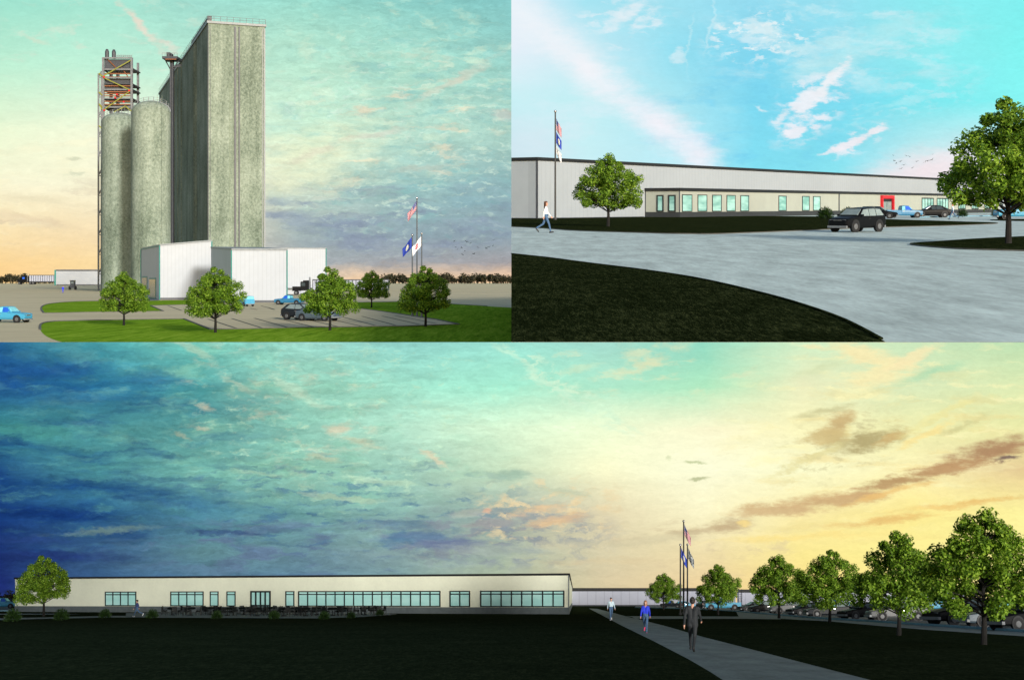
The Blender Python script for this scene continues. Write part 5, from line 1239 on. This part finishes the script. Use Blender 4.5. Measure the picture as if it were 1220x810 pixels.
# ------------------------------------------------------------------ patio tables and chairs
def make_chair():
    r = bpy.data.objects.new('patio_chair', None); COL.objects.link(r); m = M['furniture']
    b = MB(); b.box((-.24, -.24, .42), (.24, .24, .47)); b.build('seat', m, r)
    b = MB()
    for i in range(5): b.box((-.22 + .10 * i, .22, .50), (-.16 + .10 * i, .26, .86))
    b.box((-.25, .21, .84), (.25, .27, .92)); b.build('backrest', m, r)
    for x in (-.22, .22):
        for y in (-.22, .24): b = MB(); b.tube((x, y, 0), (x, y, .9 if y > 0 else .44), .028, n=6); b.build('leg', m, r)
        b = MB(); b.box((x - .025, -.22, .64), (x + .025, .24, .68)); b.tube((x, -.2, .44), (x, -.2, .65), .02, n=5); b.build('armrest', m, r)
    return r
def make_table():
    r = bpy.data.objects.new('patio_table', None); COL.objects.link(r); m = M['furniture']
    b = MB(); b.tube((0, 0, .71), (0, 0, .75), .52, n=28); b.build('tabletop', m, r)
    b = MB(); b.tube((0, 0, .05), (0, 0, .71), .045, n=10); b.build('pedestal', m, r)
    b = MB(); b.tube((0, 0, 0), (0, 0, .05), .3, .26, n=20); b.build('base', m, r)
    return r
TB, CH = make_table(), make_chair(); first = [True, True]; rng = random.Random(12)
for px, row in ((205, 732.6), (227, 732.9), (251, 732.2), (271, 733.4), (290, 732.2), (306, 733.6), (322, 732.0), (338, 733.8), (352, 732.2), (364, 733.7), (377, 732.2), (396, 733.2), (414, 732.4), (434, 732.2), (449, 731.6)):
    p = CAMPUS.g(px, row)
    o = TB if first[0] else copy_tree(TB); first[0] = False; o.location = p
    tag(o, 'round black metal table on the patio before the cream building', 'table', 'round tables on the patio')
    a0 = rng.uniform(0, 6.28)
    for i in range(4 if px > 240 else 3):
        a = a0 + i * 6.283 / (4 if px > 240 else 3) + rng.uniform(-.3, .3)
        o = CH if first[1] else copy_tree(CH); first[1] = False
        q = p + Vector((math.cos(a) * .82, math.sin(a) * .82, 0)); q.z = CAMPUS.z(q.y); o.location = q
        o.rotation_euler = (0, 0, a - math.pi / 2)
        tag(o, 'black metal armchair drawn up to a patio table', 'chair', 'black chairs round the patio tables')

# ------------------------------------------------------------------ people
def person(site, px, row, height_px, face, label, shirt, trouser, shoe, hair, long_hair=False, step=.5, lead=1, back_bend=0.0, voxel=.012, coat=False, arm=.5):
    p0 = site.g(px, row); H = height_px * p0.y / F; u = H / 1.75
    caps = []; 
    def cap(a, ra, c, rc, m): caps.append((Vector(a), ra, Vector(c), rc, m))
    SK, SHT, TR, SO = 0, 1, 2, 3
    # local frame: +y forward, x to the right, z up
    hipz = .93 - .035 * step
    for s_ in (-1, 1):
        a = step * lead * s_                           # thigh swing: + forward
        hip = Vector((s_ * .085, 0, hipz)); th = a * .62
        knee = hip + Vector((s_ * .006, math.sin(th), -math.cos(th))) * .44
        bend = .10 + (.75 * step if a < 0 else .12 * step)
        sh = th - bend
        ank = knee + Vector((0, math.sin(sh), -math.cos(sh))) * .43
        cap(hip, .088, knee, .060, TR); cap(knee, .058, ank + Vector((0, 0, .04)), .044, TR)
        fp = sh * .9 if a < 0 else .28 * step
        fd = Vector((0, math.cos(fp), math.sin(fp)))
        cap(ank - fd * .05 + Vector((0, 0, -.035)), .042, ank + fd * .15 + Vector((s_ * .01, 0, -.05)), .036, SO)
    zmin = min(min(c[0].z - c[1], c[2].z - c[3]) for c in caps)
    cap((0, 0, .97), .125, (0, .0, 1.0), .13, TR)
    for s_ in (-1, 1): cap((s_ * .05, 0, .95), .105, (s_ * .05, 0, 1.04), .112, TR)
    tw = .145 if long_hair else .165
    for s_ in (-1, 1):
        cap((s_ * .055, 0, 1.06), .108, (s_ * .075, .012, 1.26), .112, SHT); cap((s_ * .075, .012, 1.26), .112, (s_ * (tw - .04), -.005, 1.40), .078, SHT)
        if coat: cap((s_ * .075, -.01, .86), .112, (s_ * .06, 0, 1.1), .115, SHT)
        sh_ = Vector((s_ * (tw + .015), -.005, 1.405)); an = -arm * lead * s_ * .75
        el = sh_ + Vector((s_ * .055, math.sin(an) * .28, -math.cos(an) * .28)); af = an + .30
        wr_ = el + Vector((s_ * .015, math.sin(af) * .25, -math.cos(af) * .25))
        cap((s_ * .06, 0, 1.40), .07, sh_, .062, SHT); cap(sh_, .058, el, .045, SHT); cap(el, .045, wr_, .034, SHT)
        d = (wr_ - el).normalized(); pm = wr_ + d * .075
        cap(wr_, .028, pm, .032, SK); fw = Vector((0, 1, 0)); 
        for i in range(4):
            k0 = pm + fw * (.027 - .018 * i) + d * .01; L_ = (.040, .046, .043, .034)[i]
            k1 = k0 + d * L_ ; k2 = k1 + (d * .8 + Vector((-s_ * .55, 0, 0))).normalized() * L_ * .8
            cap(k0, .0095, k1, .009, SK); cap(k1, .009, k2, .0085, SK)
        tb_ = wr_ + d * .03 + fw * .022; cap(tb_, .012, tb_ + d * .035 + fw * .025, .011, SK); cap(tb_ + d * .035 + fw * .025, .011, tb_ + d * .062 + fw * .028, .010, SK)
    cap((0, .0, 1.42), .052, (0, .012, 1.53), .05, SK)
    cap((0, .006, 1.655), .088, (0, .012, 1.61), .078, SK); cap((0, .03, 1.57), .055, (0, .04, 1.555), .045, SK)
    cap((0, .098, 1.628), .012, (0, .112, 1.602), .015, SK)                          # nose
    for s_ in (-1, 1): cap((s_ * .088, .0, 1.64), .014, (s_ * .088, .0, 1.605), .012, SK)   # ears
    cap((-.018, .088, 1.565), .010, (.018, .088, 1.565), .010, SK)                 # lips
    def mesh(capl, vox):
        b = MB()
        for a, ra, c, rc, m_ in capl:
            b.sphere(a, ra, 14, 9); b.sphere(c, rc, 14, 9)
            if (c - a).length > 1e-4: b.tube(a, c, ra, rc, 14)
        me = bpy.data.meshes.new('tmp'); me.from_pydata(b.v, [], b.f); o = bpy.data.objects.new('tmp', me); COL.objects.link(o)
        r_ = o.modifiers.new('r', 'REMESH'); r_.mode = 'VOXEL'; r_.voxel_size = vox
        sm = o.modifiers.new('s', 'SMOOTH'); sm.factor = .5; sm.iterations = 4
        dg = bpy.context.evaluated_depsgraph_get(); dg.update()
        out = bpy.data.meshes.new_from_object(o.evaluated_get(dg)); bpy.data.objects.remove(o); bpy.data.meshes.remove(me)
        return out
    me = mesh(caps, voxel)
    A_ = np.array([c[0][:] for c in caps]); B2 = np.array([c[2][:] for c in caps]); ra = np.array([c[1] for c in caps]); rb = np.array([c[3] for c in caps]); mi = np.array([c[4] for c in caps])
    n = len(me.polygons); cen = np.empty(n * 3); me.polygons.foreach_get('center', cen); cen = cen.reshape(n, 1, 3)
    ab = B2 - A_; tt = np.clip(((cen - A_) * ab).sum(2) / np.maximum((ab * ab).sum(1), 1e-9), 0, 1)
    d = np.linalg.norm(cen - (A_ + ab * tt[..., None]), axis=2) - (ra + (rb - ra) * tt)
    c3 = cen[:, 0, :]
    # where shirt and trousers overlap the hem decides
    idx = mi[d.argmin(1)].copy()
    if coat: idx[(c3[:, 2] > .80) & (idx == TR) & (np.abs(c3[:, 0]) < .2) & (c3[:, 1] < .14)] = SHT
    root = empty('person', p0, label, 'person')
    me.name = 'body'
    for m_ in (M['skin'], M[shirt], M[trouser], M[shoe]): me.materials.append(m_)
    me.polygons.foreach_set('material_index', idx.astype(np.int32)); me.polygons.foreach_set('use_smooth', [True] * n)
    body = bpy.data.objects.new('body', me); COL.objects.link(body); body.parent = root
    hc = [(Vector((0, -.012, 1.675)), .092, Vector((0, -.025, 1.63)), .088, 0), (Vector((0, .035, 1.715)), .055, Vector((0, -.05, 1.70)), .07, 0)]
    if long_hair:
        for s_ in (-1, 1): hc.append((Vector((s_ * .055, -.02, 1.64)), .052, Vector((s_ * .065, -.03, 1.43)), .04, 0))
        hc.append((Vector((0, -.05, 1.62)), .07, Vector((0, -.075, 1.38)), .05, 0))
    hm = mesh(hc, .012); hm.name = 'hair'; hm.materials.append(M[hair]); hm.polygons.foreach_set('use_smooth', [True] * len(hm.polygons))
    ho = bpy.data.objects.new('hair', hm); COL.objects.link(ho); ho.parent = root
    b = MB()
    for s_ in (-1, 1): b.sphere((s_ * .034, .088, 1.64), .012, 8, 6)
    em = bpy.data.meshes.new('eyes'); em.from_pydata(b.v, [], b.f); em.materials.append(M['eye']); eo = bpy.data.objects.new('eyes', em); COL.objects.link(eo); eo.parent = root
    for o in (body, ho, eo): o.location = (0, 0, -zmin)
    root.scale = (u, u, u); root.rotation_euler = (0, 0, R(face))
    return root
# face: 0 looks away from the viewer, 180 towards, -90 to the right, 90 to the left
person(MILL, 75, 349.4, 8.6, 200, 'distant person in a blue top and trousers in the mill yard', 'cloth_blue', 'cloth_blue', 'shoe_dark', 'hair_brown', step=.2, voxel=.03)
person(PLANT, 650.5, 277.8, 37.5, -92, 'woman with long brown hair, white top and jeans striding right', 'cloth_white', 'denim', 'shoe_dark', 'hair_brown', True, .62, 1, voxel=.0125)
person(PLANT, 1135, 261.8, 19, 60, 'man in a pale blue shirt and jeans walking before the parked cars', 'cloth_pale', 'denim', 'shoe_dark', 'hair_ginger', False, .8, -1, voxel=.016)
person(CAMPUS, 163.5, 734.6, 20.5, 95, 'man in a navy shirt and white shoes walking past the first window group', 'cloth_navy', 'denim', 'shoe_white', 'hair_dark', False, .8, 1, voxel=.016)
person(CAMPUS, 728, 738.6, 26.3, 190, 'man in a pale blue shirt and jeans, farthest along the path', 'cloth_pale', 'denim', 'shoe_white', 'hair_dark', False, .3, 1, voxel=.015)
person(CAMPUS, 769, 753.6, 38, 168, 'woman with long hair, royal blue jumper and pink shoes on the path', 'cloth_blue', 'denim', 'shoe_pink', 'hair_ginger', True, .5, -1, voxel=.0125)
person(CAMPUS, 825, 775.6, 64, -14, 'man in a charcoal suit seen from behind, nearest on the path', 'cloth_suit', 'cloth_suit', 'shoe_dark', 'hair_dark', False, .6, -1, coat=True, voxel=.0115)
